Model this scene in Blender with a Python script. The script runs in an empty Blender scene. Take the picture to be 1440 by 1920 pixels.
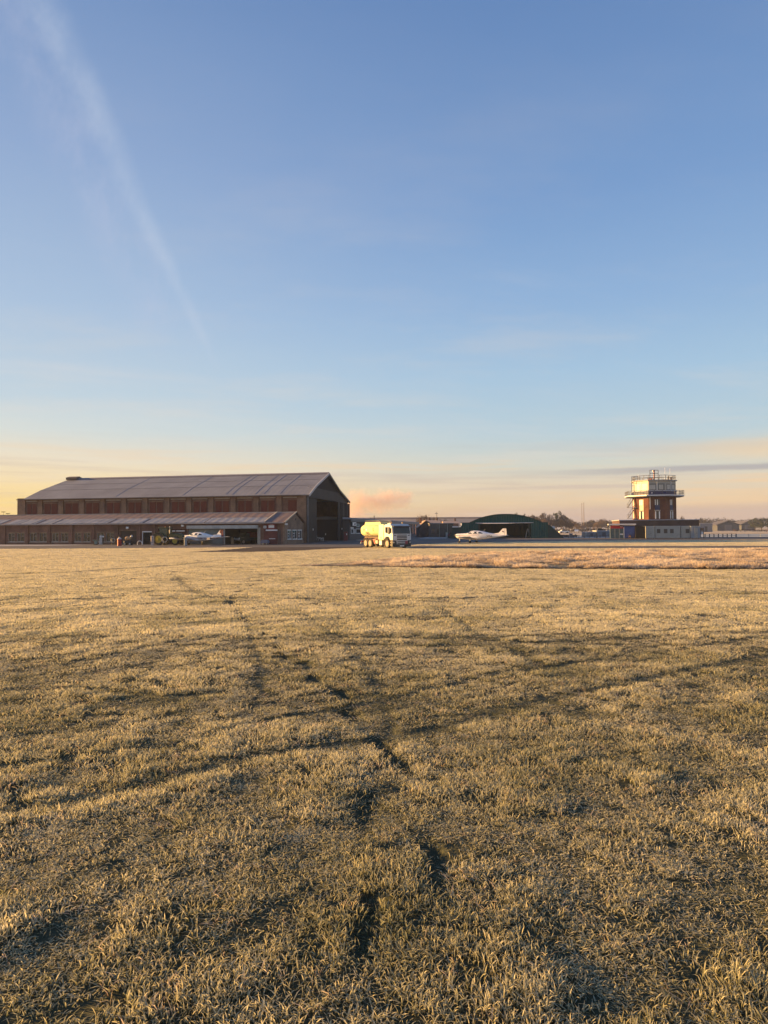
import bpy, math, random
import numpy as np
from mathutils import Vector, Matrix
from mathutils.geometry import tessellate_polygon
R = math.radians
random.seed(7)
rng = np.random.default_rng(11)
SC = bpy.context.scene
COL = SC.collection
# ------------------------------------------------------------------ camera
F = 1331.0
EYE = 2.05
cam = bpy.data.cameras.new('camera')
camo = bpy.data.objects.new('camera', cam)
COL.objects.link(camo)
CAM_M = Matrix.Rotation(R(90 + 1.39), 4, 'X') @ Matrix.Rotation(R(-0.3), 4, 'Z')
camo.matrix_world = Matrix.Translation((0, 0, EYE)) @ CAM_M
cam.sensor_fit = 'VERTICAL'
cam.angle = 2 * math.atan(960 / F)
cam.clip_start = 0.1
cam.clip_end = 9000
SC.camera = camo
SC.view_settings.view_transform = 'Standard'
SC.view_settings.look = 'None'
SC.view_settings.gamma = 1
SC.view_settings.use_curve_mapping = False
SC.view_settings.exposure = 1.65
SC.cycles.volume_step_rate = 4.0
SC.cycles.volume_max_steps = 96
SC.cycles.max_bounces = 8
SC.cycles.transparent_max_bounces = 12
SC.cycles.volume_bounces = 1

def ray(px, py):
    return (CAM_M.to_3x3() @ Vector(((px - 720) / F, (960 - py) / F, -1))).normalized()
def G(px, py, z=0.0):
    d = ray(px, py)
    t = (z - EYE) / d.z
    return Vector((d.x * t, d.y * t, z))
def P(px, py, y):                                   # the point at world depth y seen at (px,py)
    d = ray(px, py); t = y / d.y
    return Vector((d.x * t, y, EYE + d.z * t))
def LT(px, p0, u):                                  # distance along the ground line p0+t*u where the sight line px meets it
    d = ray(px, 992)
    return (d.x * p0[1] - d.y * p0[0]) / (u[0] * d.y - u[1] * d.x)
# ------------------------------------------------------------------ materials
MATS = {}
def nt_new(name):
    m = bpy.data.materials.new(name); m.use_nodes = True
    nt = m.node_tree; b = nt.nodes['Principled BSDF']
    return m, nt, b
def N(nt, kind, **kw):
    n = nt.nodes.new(kind)
    for k, v in kw.items():
        if k.startswith('i_'): n.inputs[k[2:].replace('_', ' ')].default_value = v
        else: setattr(n, k, v)
    return n
def mat(name, col, rough=0.7, metal=0.0, var=0.25, scale=3.0, col2=None, stretch=(1, 1, 1), bump=0.0, spec=None, frost=0.0):
    """painted / stone / metal surface with noise variation; frost = white rime on upward faces"""
    if name in MATS: return MATS[name]
    m, nt, b = nt_new(name)
    b.inputs['Roughness'].default_value = rough
    b.inputs['Metallic'].default_value = metal
    if spec is not None: b.inputs['Specular IOR Level'].default_value = spec
    tc = N(nt, 'ShaderNodeTexCoord'); mp = N(nt, 'ShaderNodeMapping')
    mp.inputs['Scale'].default_value = stretch
    nt.links.new(tc.outputs['Object'], mp.inputs['Vector'])
    no = N(nt, 'ShaderNodeTexNoise'); no.inputs['Scale'].default_value = scale
    no.inputs['Detail'].default_value = 6; no.inputs['Roughness'].default_value = 0.65
    nt.links.new(mp.outputs[0], no.inputs['Vector'])
    mx = N(nt, 'ShaderNodeMix', data_type='RGBA')
    c2 = col2 or tuple(c * (1 - var) for c in col)
    mx.inputs[6].default_value = (*[min(1, c * (1 + var * 0.4)) for c in col], 1)
    mx.inputs[7].default_value = (*c2, 1)
    mr = N(nt, 'ShaderNodeMapRange'); mr.inputs[1].default_value = 0.32; mr.inputs[2].default_value = 0.68
    nt.links.new(no.outputs[0], mr.inputs[0]); nt.links.new(mr.outputs[0], mx.inputs[0])
    out = mx.outputs[2]
    if frost:
        g = N(nt, 'ShaderNodeNewGeometry'); sp = N(nt, 'ShaderNodeSeparateXYZ')
        nt.links.new(g.outputs['True Normal'], sp.inputs[0])
        m2 = N(nt, 'ShaderNodeMapRange'); m2.inputs[1].default_value = 0.45; m2.inputs[2].default_value = 0.95; m2.inputs[4].default_value = frost
        nt.links.new(sp.outputs[2], m2.inputs[0])
        fx = N(nt, 'ShaderNodeMix', data_type='RGBA'); fx.inputs[7].default_value = (0.62, 0.64, 0.66, 1)
        nt.links.new(m2.outputs[0], fx.inputs[0]); nt.links.new(out, fx.inputs[6]); out = fx.outputs[2]
    nt.links.new(out, b.inputs['Base Color'])
    if bump:
        bp = N(nt, 'ShaderNodeBump'); bp.inputs['Strength'].default_value = bump; bp.inputs['Distance'].default_value = 0.05
        nt.links.new(no.outputs[0], bp.inputs['Height']); nt.links.new(bp.outputs[0], b.inputs['Normal'])
    MATS[name] = m
    return m
def brick(name, c1, c2, mortar, sx=4.4, rough=0.85):
    """brickwork laid by height and by distance along the wall"""
    if name in MATS: return MATS[name]
    m, nt, b = nt_new(name); b.inputs['Roughness'].default_value = rough
    b.inputs['Specular IOR Level'].default_value = 0.25
    tc = N(nt, 'ShaderNodeTexCoord'); sp = N(nt, 'ShaderNodeSeparateXYZ'); cb = N(nt, 'ShaderNodeCombineXYZ')
    nt.links.new(tc.outputs['Object'], sp.inputs[0])
    ad = N(nt, 'ShaderNodeMath', operation='ADD'); nt.links.new(sp.outputs[0], ad.inputs[0]); nt.links.new(sp.outputs[1], ad.inputs[1])
    nt.links.new(ad.outputs[0], cb.inputs[0]); nt.links.new(sp.outputs[2], cb.inputs[1])
    br = N(nt, 'ShaderNodeTexBrick'); br.inputs['Scale'].default_value = 1.0
    br.inputs['Brick Width'].default_value = 0.23; br.inputs['Row Height'].default_value = 0.075; br.inputs['Mortar Size'].default_value = 0.006
    br.inputs['Color1'].default_value = (*c1, 1); br.inputs['Color2'].default_value = (*c2, 1); br.inputs['Mortar'].default_value = (*mortar, 1)
    nt.links.new(cb.outputs[0], br.inputs['Vector'])
    no = N(nt, 'ShaderNodeTexNoise'); no.inputs['Scale'].default_value = 0.7; no.inputs['Detail'].default_value = 8
    nt.links.new(tc.outputs['Object'], no.inputs['Vector'])
    mr = N(nt, 'ShaderNodeMapRange'); mr.inputs[1].default_value = 0.3; mr.inputs[2].default_value = 0.7; mr.inputs[3].default_value = 0.65; mr.inputs[4].default_value = 1.2
    nt.links.new(no.outputs[0], mr.inputs[0])
    ml = N(nt, 'ShaderNodeVectorMath', operation='SCALE'); nt.links.new(br.outputs[0], ml.inputs[0]); nt.links.new(mr.outputs[0], ml.inputs[3])
    nt.links.new(ml.outputs[0], b.inputs['Base Color'])
    MATS[name] = m
    return m
def ribbed(name, col, axis=0, pitch=0.3, depth=0.6, rough=0.6, col2=None, metal=0.0, nscale=0.35, frost=0.0):
    """corrugated sheet or vertical boards: real-size ribs as bump along one object axis"""
    if name in MATS: return MATS[name]
    m = mat(name, col, rough, metal, 0.3, nscale, col2, frost=frost)
    nt = m.node_tree; b = nt.nodes['Principled BSDF']; b.inputs['Specular IOR Level'].default_value = 0.12
    tc = N(nt, 'ShaderNodeTexCoord'); sp = N(nt, 'ShaderNodeSeparateXYZ'); nt.links.new(tc.outputs['Object'], sp.inputs[0])
    mu = N(nt, 'ShaderNodeMath', operation='MULTIPLY'); mu.inputs[1].default_value = 2 * math.pi / pitch
    if axis == 2:
        nt.links.new(sp.outputs[2], mu.inputs[0])
    elif axis == 3:
        ad = N(nt, 'ShaderNodeMath', operation='ADD'); nt.links.new(sp.outputs[0], ad.inputs[0]); nt.links.new(sp.outputs[1], ad.inputs[1]); nt.links.new(ad.outputs[0], mu.inputs[0])
    else: nt.links.new(sp.outputs[axis], mu.inputs[0])
    si = N(nt, 'ShaderNodeMath', operation='SINE'); nt.links.new(mu.outputs[0], si.inputs[0])
    bp = N(nt, 'ShaderNodeBump'); bp.inputs['Strength'].default_value = depth; bp.inputs['Distance'].default_value = pitch * 0.2
    nt.links.new(si.outputs[0], bp.inputs['Height']); nt.links.new(bp.outputs[0], b.inputs['Normal'])
    return m
def glass(name='window_glass', col=(0.02, 0.025, 0.03), rough=0.08):
    return mat(name, col, rough, 0.0, 0.1, 2.0, spec=0.8)
# ------------------------------------------------------------------ mesh builder
class MB:
    def __init__(s, T=None): s.v = []; s.f = []; s.T = T; s.smooth = False
    def add(s, vs, fs):
        n = len(s.v); s.v += [tuple(v) for v in vs]; s.f += [tuple(i + n for i in f) for f in fs]; return s
    def box(s, x0, x1, y0, y1, z0, z1):
        vs = [(x, y, z) for z in (z0, z1) for y in (y0, y1) for x in (x0, x1)]
        return s.add(vs, [(0, 2, 3, 1), (4, 5, 7, 6), (0, 1, 5, 4), (1, 3, 7, 5), (3, 2, 6, 7), (2, 0, 4, 6)])
    def bevbox(s, x0, x1, y0, y1, z0, z1, r=0.05):
        """box with chamfered vertical edges and top/bottom"""
        def ring(z, i):
            a0, a1, b0, b1 = x0 + i, x1 - i, y0 + i, y1 - i; q = r
            return [(a0 + q, b0, z), (a1 - q, b0, z), (a1, b0 + q, z), (a1, b1 - q, z), (a1 - q, b1, z), (a0 + q, b1, z), (a0, b1 - q, z), (a0, b0 + q, z)]
        rs = [ring(z0, r * .7), ring(z0 + r, 0), ring(z1 - r, 0), ring(z1, r * .7)]
        return s.loft(rs)
    def loft(s, rings, caps=True, closed=True):
        k = len(rings[0]); vs = [p for r_ in rings for p in r_]; fs = []
        for i in range(len(rings) - 1):
            for j in range(k if closed else k - 1):
                a = i * k + j; b = i * k + (j + 1) % k
                fs.append((a, b, b + k, a + k))
        if caps:
            fs.append(tuple(range(k))[::-1]); fs.append(tuple(range((len(rings) - 1) * k, len(rings) * k)))
        return s.add(vs, fs)
    def prism(s, poly, axis, a0, a1):
        """extrude a 2-D outline along an axis; the outline gives the other two coordinates in order"""
        def mk(p, a):
            if axis == 'x': return (a, p[0], p[1])
            if axis == 'y': return (p[0], a, p[1])
            return (p[0], p[1], a)
        k = len(poly); vs = [mk(p, a0) for p in poly] + [mk(p, a1) for p in poly]
        tri = tessellate_polygon([[Vector((p[0], p[1], 0)) for p in poly]])
        fs = [tuple(t) for t in tri] + [tuple(i + k for i in t[::-1]) for t in tri]
        fs += [(i, (i + 1) % k, (i + 1) % k + k, i + k) for i in range(k)]
        return s.add(vs, fs)
    def tube(s, pts, r, n=8, r2=None):
        pts = [Vector(p) for p in pts]; rings = []
        for i, p in enumerate(pts):
            d = (pts[min(i + 1, len(pts) - 1)] - pts[max(i - 1, 0)]).normalized()
            u = d.cross(Vector((0, 0, 1)) if abs(d.z) < 0.9 else Vector((1, 0, 0))).normalized(); w = d.cross(u)
            rr = r if r2 is None else r + (r2 - r) * i / max(1, len(pts) - 1)
            rings.append([tuple(p + (u * math.cos(2 * math.pi * j / n) + w * math.sin(2 * math.pi * j / n)) * rr) for j in range(n)])
        return s.loft(rings)
    def lathe(s, prof, c=(0, 0, 0), axis='z', n=20):
        rings = []
        for r_, h in prof:
            ring = []
            for j in range(n):
                a = 2 * math.pi * j / n; x, y = r_ * math.cos(a), r_ * math.sin(a)
                if axis == 'z': q = (c[0] + x, c[1] + y, c[2] + h)
                elif axis == 'y': q = (c[0] + x, c[1] + h, c[2] + y)
                else: q = (c[0] + h, c[1] + x, c[2] + y)
                ring.append(q)
            rings.append(ring)
        return s.loft(rings)
    def build(s, name, m, parent=None, smooth=False, label=None):
        vs = [s.T(*v) for v in s.v] if s.T else s.v
        me = bpy.data.meshes.new(name); me.from_pydata([tuple(v) for v in vs], [], s.f)
        me.materials.append(m); me.validate(); me.update()
        if smooth or s.smooth:
            for p in me.polygons: p.use_smooth = True
            me.set_sharp_from_angle(angle=R(40))
        o = bpy.data.objects.new(name, me); COL.objects.link(o)
        import bmesh
        bm = bmesh.new(); bm.from_mesh(me); bmesh.ops.recalc_face_normals(bm, faces=bm.faces); bm.to_mesh(me); bm.free()
        if parent is not None: o.parent = parent
        if label: o['label'] = label
        return o
def thing(name, label, cat, loc=(0, 0, 0), rz=0.0, group=None):
    o = bpy.data.objects.new(name, None); COL.objects.link(o)
    o.location = loc; o.rotation_euler = (0, 0, rz); o.empty_display_size = 0.3
    o['label'] = label; o['category'] = cat
    if group: o['group'] = group
    return o
def tag(o, label, cat, group=None):
    o['label'] = label; o['category'] = cat
    if group: o['group'] = group
    return o
def struct(o, label=None, kind='structure'):
    o['kind'] = kind
    if label: o['label'] = label
    return o
def dup(o, loc=None, rz=None, label=None, parent=None, scale=None):
    c = o.copy(); COL.objects.link(c)
    if parent is not None: c.parent = parent
    if loc is not None: c.location = loc
    if rz is not None: c.rotation_euler = (0, 0, rz)
    if scale is not None: c.scale = scale
    if label: c['label'] = label
    for ch in [x for x in list(COL.objects) if x.parent == o]: dup(ch, parent=c)
    return c
def text(name, s, size, m, parent, loc, rot, ext=0.004):
    cu = bpy.data.curves.new(name, 'FONT'); cu.body = s; cu.size = size; cu.extrude = ext
    cu.align_x = 'CENTER'; cu.align_y = 'CENTER'; cu.materials.append(m)
    o = bpy.data.objects.new(name, cu); COL.objects.link(o); o.parent = parent
    bpy.context.view_layer.update()
    me = bpy.data.meshes.new_from_object(o.evaluated_get(bpy.context.evaluated_depsgraph_get()))
    bpy.data.objects.remove(o); me.materials.clear(); me.materials.append(m)
    o = bpy.data.objects.new(name, me); COL.objects.link(o); o.parent = parent
    o.location = loc; o.rotation_euler = rot
    return o
# ------------------------------------------------------------------ sun and sky
SUN_AZ, SUN_EL = 12.0, 8.5                 # sun stands to the left, 13 degrees beyond square to the view
sv = Vector((-math.cos(R(SUN_AZ)) * math.cos(R(SUN_EL)), math.sin(R(SUN_AZ)) * math.cos(R(SUN_EL)), math.sin(R(SUN_EL))))
sl = bpy.data.lights.new('sun', 'SUN'); sl.energy = 5.0; sl.angle = R(0.53); sl.color = (1.0, 0.565, 0.18)
so = bpy.data.objects.new('sun', sl); COL.objects.link(so)
so.rotation_euler = sv.to_track_quat('Z', 'Y').to_euler(); so.location = (-60, 0, 40)
def lin(r, g, b):
    f = lambda c: (c / 255 / 12.92) if c / 255 <= 0.04045 else ((c / 255 + 0.055) / 1.055) ** 2.4
    return (f(r), f(g), f(b), 1)
W = bpy.data.worlds.new('World'); SC.world = W; W.use_nodes = True
nt = W.node_tree; bg = nt.nodes['Background']
L = nt.links.new
def M_(op, a, b=None, c=None):
    n = nt.nodes.new('ShaderNodeMath'); n.operation = op
    for i, x in enumerate((a, b, c)):
        if x is None: continue
        if isinstance(x, (int, float)): n.inputs[i].default_value = x
        else: L(x, n.inputs[i])
    return n.outputs[0]
def MR(x, a, b, c=0.0, d=1.0, kind='SMOOTHSTEP'):
    n = nt.nodes.new('ShaderNodeMapRange'); n.interpolation_type = kind
    L(x, n.inputs[0])
    for i, q in enumerate((a, b, c, d)): n.inputs[i + 1].default_value = q
    return n.outputs[0]
def MIX(f, a, b):
    n = nt.nodes.new('ShaderNodeMix'); n.data_type = 'RGBA'
    if isinstance(f, (int, float)): n.inputs[0].default_value = f
    else: L(f, n.inputs[0])
    for i, x in ((6, a), (7, b)):
        if isinstance(x, tuple): n.inputs[i].default_value = x
        else: L(x, n.inputs[i])
    return n.outputs[2]
def RAMP(x, stops):
    n = nt.nodes.new('ShaderNodeValToRGB'); cr = n.color_ramp; cr.interpolation = 'EASE' if False else 'LINEAR'
    while len(cr.elements) < len(stops): cr.elements.new(0.5)
    for e, (p, c) in zip(cr.elements, stops): e.position = p; e.color = lin(*c)
    L(x, n.inputs[0]); return n.outputs[0]
def DOT(v, c):
    n = nt.nodes.new('ShaderNodeVectorMath'); n.operation = 'DOT_PRODUCT'; L(v, n.inputs[0]); n.inputs[1].default_value = c
    return n.outputs['Value']
def NOISE(v, scale, detail=4, rough=0.55):
    n = nt.nodes.new('ShaderNodeTexNoise'); n.inputs['Scale'].default_value = scale; n.inputs['Detail'].default_value = detail
    n.inputs['Roughness'].default_value = rough; L(v, n.inputs['Vector']); return n.outputs[0]
def COMB(x, y, z):
    n = nt.nodes.new('ShaderNodeCombineXYZ')
    for i, q in enumerate((x, y, z)):
        if isinstance(q, (int, float)): n.inputs[i].default_value = q
        else: L(q, n.inputs[i])
    return n.outputs[0]
tc = nt.nodes.new('ShaderNodeTexCoord'); D = tc.outputs['Generated']
sx = nt.nodes.new('ShaderNodeSeparateXYZ'); L(D, sx.inputs[0]); X, Y, Z = sx.outputs
sky = nt.nodes.new('ShaderNodeTexSky'); sky.sky_type = 'NISHITA'; sky.sun_disc = False
sky.sun_elevation = R(SUN_EL); sky.sun_rotation = math.atan2(sv.x, sv.y)
sky.air_density = 1.0; sky.dust_density = 1.5; sky.ozone_density = 2.0
Zs = M_('ADD', Z, M_('MULTIPLY', M_('SUBTRACT', NOISE(COMB(M_('MULTIPLY', X, 1.2), M_('MULTIPLY', Y, 1.2), M_('MULTIPLY', Z, 6)), 3.0), 0.5), 0.02))
ZR = M_('ADD', M_('MULTIPLY', Zs, 1.0), 0.0)
# sky colour by elevation: away from the sun / towards the sun (Z = sine of elevation)
farr = RAMP(ZR, [(0.0, (200, 168, 152)), (0.02, (214, 182, 158)), (0.035, (230, 203, 168)), (0.06, (228, 212, 186)), (0.09, (210, 215, 206)), (0.13, (187, 210, 221)),
                 (0.21, (168, 200, 226)), (0.30, (147, 182, 221)), (0.42, (124, 161, 209)), (0.61, (101, 137, 189)), (1.0, (66, 104, 165))])
near = RAMP(ZR, [(0.0, (255, 210, 112)), (0.03, (255, 219, 132)), (0.06, (253, 226, 172)), (0.09, (240, 227, 202)), (0.13, (217, 224, 221)), (0.17, (197, 215, 227)),
                 (0.28, (174, 198, 225)), (0.45, (147, 173, 212)), (0.62, (114, 146, 194)), (1.0, (80, 115, 175))])
hz = nt.nodes.new('ShaderNodeVectorMath'); hz.operation = 'NORMALIZE'; L(COMB(X, Y, 0.0), hz.inputs[0])
az = DOT(hz.outputs[0], (sv.x / math.hypot(sv.x, sv.y), sv.y / math.hypot(sv.x, sv.y), 0))
c = MIX(MR(az, -0.05, 0.66), farr, near)
# glow round the sun itself, outside the left of the picture
glow = M_('MULTIPLY', MR(az, 0.66, 1.0), MR(Z, 0.35, 0.0))
c = MIX(M_('MULTIPLY', glow, 0.7), c, (1.25, 0.92, 0.55, 1))
# cirrus veils: horizontal cloud sheet seen in perspective
inv = M_('DIVIDE', 1.0, M_('ADD', M_('MAXIMUM', Z, 0.0), 0.06))
pl = COMB(M_('MULTIPLY', X, inv), M_('MULTIPLY', M_('MULTIPLY', Y, inv), 1.7), 0.0)
vl = MR(NOISE(pl, 0.55, 8, 0.6), 0.45, 0.75)
vl = M_('MULTIPLY', vl, MR(Z, 0.7, 0.1))
c = MIX(M_('MULTIPLY', vl, 0.34), c, lin(238, 222, 205))
# fibrous wisps drawn out by the wind, strongest low in the middle and right
rot = COMB(M_('MULTIPLY', M_('ADD', M_('MULTIPLY', X, inv), M_('MULTIPLY', M_('MULTIPLY', Y, inv), 0.35)), 0.5), M_('MULTIPLY', M_('ADD', M_('MULTIPLY', Y, inv), M_('MULTIPLY', M_('MULTIPLY', X, inv), -0.45)), 2.0), NOISE(pl, 0.8, 3, 0.5))
wsp = M_('MULTIPLY', MR(NOISE(rot, 0.6, 9, 0.66), 0.50, 0.85), MR(Z, 0.60, 0.16))
c = MIX(M_('MULTIPLY', M_('MULTIPLY', wsp, MR(Z, 0.03, 0.09)), 0.30), c, lin(236, 226, 218))
# thin streaks just over the horizon, grey-mauve and peach
st = NOISE(COMB(M_('MULTIPLY', X, 2.2), M_('MULTIPLY', Y, 1.0), M_('MULTIPLY', Z, 46)), 1.5, 6, 0.6)
lowm = M_('MULTIPLY', MR(Z, 0.0, 0.02), MR(Z, 0.15, 0.05))
c = MIX(M_('MULTIPLY', M_('MULTIPLY', MR(st, 0.5, 0.68), lowm), 0.42), c, lin(196, 176, 172))
c = MIX(M_('MULTIPLY', M_('MULTIPLY', MR(st, 0.47, 0.33), lowm), 0.45), c, lin(250, 208, 158))
# long grey cloud bar on the right and the peach light above it
right = MR(M_('DIVIDE', X, M_('MAXIMUM', Y, 0.05)), 0.10, 0.45)
wob = M_('MULTIPLY', M_('SUBTRACT', NOISE(COMB(M_('MULTIPLY', X, 9), 0.0, M_('MULTIPLY', Z, 60)), 1.0, 5, 0.6), 0.5), 0.010)
bar = M_('ABSOLUTE', M_('SUBTRACT', M_('ADD', Z, wob), 0.0755))
bw = M_('MULTIPLY', MR(bar, 0.0062, 0.0015), right)
pe = M_('MULTIPLY', MR(M_('ABSOLUTE', M_('SUBTRACT', M_('ADD', Z, M_('MULTIPLY', wob, 2.0)), 0.098)), 0.022, 0.0), MR(X, 0.30, 0.50))
c = MIX(M_('MULTIPLY', pe, 0.65), c, lin(248, 214, 168))
c = MIX(M_('MULTIPLY', bw, 0.75), c, lin(170, 168, 174))
mv = M_('MULTIPLY', MR(M_('ADD', Z, wob), 0.036, 0.022), MR(X, 0.12, 0.42))
c = MIX(M_('MULTIPLY', mv, 0.6), c, lin(190, 166, 158))
# old contrail on the left, ragged and spreading
n1 = ray(118, 90).cross(ray(360, 590)).normalized()
if n1.x > 0: n1 = -n1
n2 = COMB(M_('MULTIPLY', X, 6), M_('MULTIPLY', Y, 6), M_('MULTIPLY', Z, 6))
cd = M_('ADD', DOT(D, tuple(n1)), M_('MULTIPLY', M_('SUBTRACT', NOISE(n2, 0.9, 8, 0.68), 0.5), 0.036))
wid = MR(Z, 0.22, 0.55, 0.008, 0.030, 'LINEAR')
core = MR(M_('DIVIDE', M_('ABSOLUTE', cd), wid), 1.0, 0.0)
vei = MR(M_('DIVIDE', M_('ABSOLUTE', M_('ADD', cd, -0.035)), 0.05), 1.0, 0.0)
lenm = M_('MULTIPLY', MR(Z, 0.20, 0.27), MR(X, -0.10, -0.22))
rag = MR(NOISE(COMB(M_('MULTIPLY', X, 22), M_('MULTIPLY', Y, 22), M_('MULTIPLY', Z, 9)), 1.0, 8, 0.7), 0.30, 0.70)
fade = MR(Z, 0.20, 0.42, 0.75, 1.0, 'LINEAR')
c = MIX(M_('MULTIPLY', M_('MULTIPLY', M_('MULTIPLY', vei, lenm), 0.26), rag), c, lin(200, 205, 228))
c = MIX(M_('MULTIPLY', M_('MULTIPLY', M_('MULTIPLY', core, lenm), 0.33), M_('MULTIPLY', M_('ADD', 0.42, M_('MULTIPLY', rag, 0.58)), fade)), c, lin(206, 217, 234))
# physical sky carries part of the light; the measured colours of that morning the rest
sc10 = nt.nodes.new('ShaderNodeVectorMath'); sc10.operation = 'SCALE'; L(c, sc10.inputs[0]); sc10.inputs[3].default_value = 10.0
fin = MIX(0.94, sky.outputs[0], sc10.outputs[0])
L(fin, bg.inputs[0]); bg.inputs[1].default_value = 0.1 * 2 ** -1.65
# ------------------------------------------------------------------ ground
def vnoise(x, y, seed=0):
    xi = np.floor(x).astype(np.int64); yi = np.floor(y).astype(np.int64); xf = x - xi; yf = y - yi
    def h(a, b):
        n = (a * 374761393 + b * 668265263 + seed * 1442695041) & 0xffffffff
        n = ((n ^ (n >> 13)) * 1274126177) & 0xffffffff
        return ((n ^ (n >> 16)) & 0xffff) / 65535.0
    u = xf * xf * (3 - 2 * xf); v = yf * yf * (3 - 2 * yf)
    return (h(xi, yi) * (1 - u) + h(xi + 1, yi) * u) * (1 - v) + (h(xi, yi + 1) * (1 - u) + h(xi + 1, yi + 1) * u) * v
def fbm(x, y, seed=0, o=3):
    s = 0; a = 0.5; t = 0
    for i in range(o): s = s + a * vnoise(x * 2 ** i, y * 2 ** i, seed + i); t += a; a *= 0.5
    return s / t
def hgt(x, y):
    f = np.clip((46 - np.hypot(x, y)) / 30, 0, 1)
    return f * ((fbm(x * 0.45, y * 0.9, 3) - 0.5) * 0.05 + (fbm(x * 0.12, y * 0.25, 9, 2) - 0.5) * 0.08)
def pline(pts): return [(G(*p).x, G(*p).y) for p in pts]
def pdist(x, y, line):
    d = np.full(x.shape, 1e9)
    for (ax, ay), (bx, by) in zip(line[:-1], line[1:]):
        vx, vy = bx - ax, by - ay; t = np.clip(((x - ax) * vx + (y - ay) * vy) / (vx * vx + vy * vy + 1e-9), 0, 1)
        d = np.minimum(d, np.hypot(x - ax - t * vx, y - ay - t * vy))
    return d
def inpoly(x, y, poly):
    r = np.zeros(x.shape, bool); n = len(poly)
    for i in range(n):
        (x1, y1), (x2, y2) = poly[i][:2], poly[(i + 1) % n][:2]
        c_ = ((y1 > y) != (y2 > y)) & (x < (x2 - x1) * (y - y1) / (y2 - y1 + 1e-12) + x1); r ^= c_
    return r
# wheel ruts (px points on the photo's ground -> metres)
RUTS = [([(-60, 1545), (120, 1512), (250, 1482), (380, 1448), (470, 1422), (560, 1404), (720, 1388), (860, 1356), (960, 1326), (1100, 1296), (1280, 1262), (1480, 1226)], 0.16),
        ([(-60, 1452), (160, 1420), (330, 1392), (520, 1345), (640, 1325), (780, 1300), (940, 1262), (1120, 1238), (1300, 1215), (1480, 1190)], 0.08),
        ([(380, 1085), (440, 1130), (462, 1165), (486, 1235), (490, 1300), (478, 1330)], 0.07),
        ([(560, 1150), (625, 1185), (690, 1255), (722, 1330), (733, 1390), (745, 1440)], 0.08),
        ([(600, 1196), (760, 1199), (900, 1197), (1040, 1190), (1200, 1186), (1480, 1168)], 0.14),
        ([(620, 1208), (800, 1212), (1000, 1206), (1200, 1198)], 0.12),
        ([(-40, 1078), (120, 1074), (230, 1066), (330, 1060), (420, 1050)], 0.35),
        ([(330, 1082), (350, 1100), (388, 1120)], 0.22), ([(380, 1062), (460, 1066), (590, 1058)], 0.3),
        ([(-40, 1128), (140, 1124), (300, 1118), (470, 1122), (640, 1124), (900, 1122)], 0.14),
        ([(830, 1140), (900, 1190), (1000, 1240)], 0.13), ([(-40, 1300), (150, 1290), (300, 1310), (420, 1300)], 0.14)]
RUTW = [(pline(p), w) for p, w in RUTS]
FOOT = [(688, 1745, 0), (812, 1630, 0), (688, 1520, 0), (745, 1432, 0), (718, 1400, 0), (655, 1335, 0), (640, 1302, 0), (590, 1273, 0), (572, 1245, 0), (530, 1230, 0), (520, 1214, 0),
        (493, 1187, 0), (463, 1176, 0), (455, 1160, 0), (446, 1148, 0), (437, 1130, 0), (426, 1128, 0), (436, 1121, 0), (452, 1108, 0), (470, 1098, 0), (490, 1088, 0), (508, 1078, 0), (520, 1070, 0)]
FOOTW = [(G(a, b).x, G(a, b).y) for a, b, _ in FOOT]
def crush(x, y):
    """0 standing .. 1 trodden flat (boot prints)"""
    k = np.zeros(x.shape)
    for i, (fx, fy) in enumerate(FOOTW):
        if i + 1 < len(FOOTW):
            gx, gy = FOOTW[min(i + 2, len(FOOTW) - 1)]; a = math.atan2(gx - fx, gy - fy)
            if abs(a) > 0.9: a = 0.9 * (1 if a > 0 else -1)
        dx, dy = x - fx, y - fy
        u = dx * math.cos(a) - dy * math.sin(a); v = dx * math.sin(a) + dy * math.cos(a)
        w = 0.050 + 0.0045 * fy; l_ = 0.27 + 0.007 * fy
        k = np.maximum(k, np.clip((1.25 - np.sqrt((u / w) ** 2 + (v / l_) ** 2)) / 0.35, 0, 1))
    return k
def rutf(x, y):
    k = np.zeros(x.shape); wv = (fbm(x * 1.3, y * 1.3, 41) - 0.5) * 0.14
    for ln, w in RUTW:
        k = np.maximum(k, np.clip((1.3 - (pdist(x, y, ln) + wv) / w) / 0.7, 0, 1))
    return k
# ground sheet: polar grid, finer near the viewer, reaching past the horizon
rs = np.concatenate([np.linspace(0.0, 1.2, 6), np.geomspace(1.35, 50, 150), np.geomspace(55, 6500, 34)])
angs = np.linspace(0, 2 * math.pi, 361)[:-1]
fine = []
for a in angs:
    fine.append(a)
    if abs(a - math.pi / 2) < R(40): fine.append(a + R(0.5))
angs = np.array(sorted(fine))
RR, AA = np.meshgrid(rs, angs, indexing='ij')
gx = RR * np.cos(AA); gy = RR * np.sin(AA)
gz = hgt(gx, gy) - 0.045 * crush(gx, gy) - 0.010 * rutf(gx, gy)
nr, na = RR.shape
gv = np.stack([gx, gy, gz], -1).reshape(-1, 3)
ii, jj = np.meshgrid(np.arange(nr - 1), np.arange(na), indexing='ij')
j2 = (jj + 1) % na
gf = np.stack([ii * na + jj, (ii + 1) * na + jj, (ii + 1) * na + j2, ii * na + j2], -1).reshape(-1, 4)
def bigmesh(name, v, f):
    me = bpy.data.meshes.new(name); v = np.asarray(v, np.float32); f = np.asarray(f, np.int32)
    me.vertices.add(len(v)); me.vertices.foreach_set('co', v.ravel())
    me.loops.add(f.size); me.loops.foreach_set('vertex_index', f.ravel())
    me.polygons.add(len(f)); me.polygons.foreach_set('loop_start', np.arange(len(f), dtype=np.int32) * f.shape[1])
    me.update(calc_edges=True); me.validate(); return me
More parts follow.
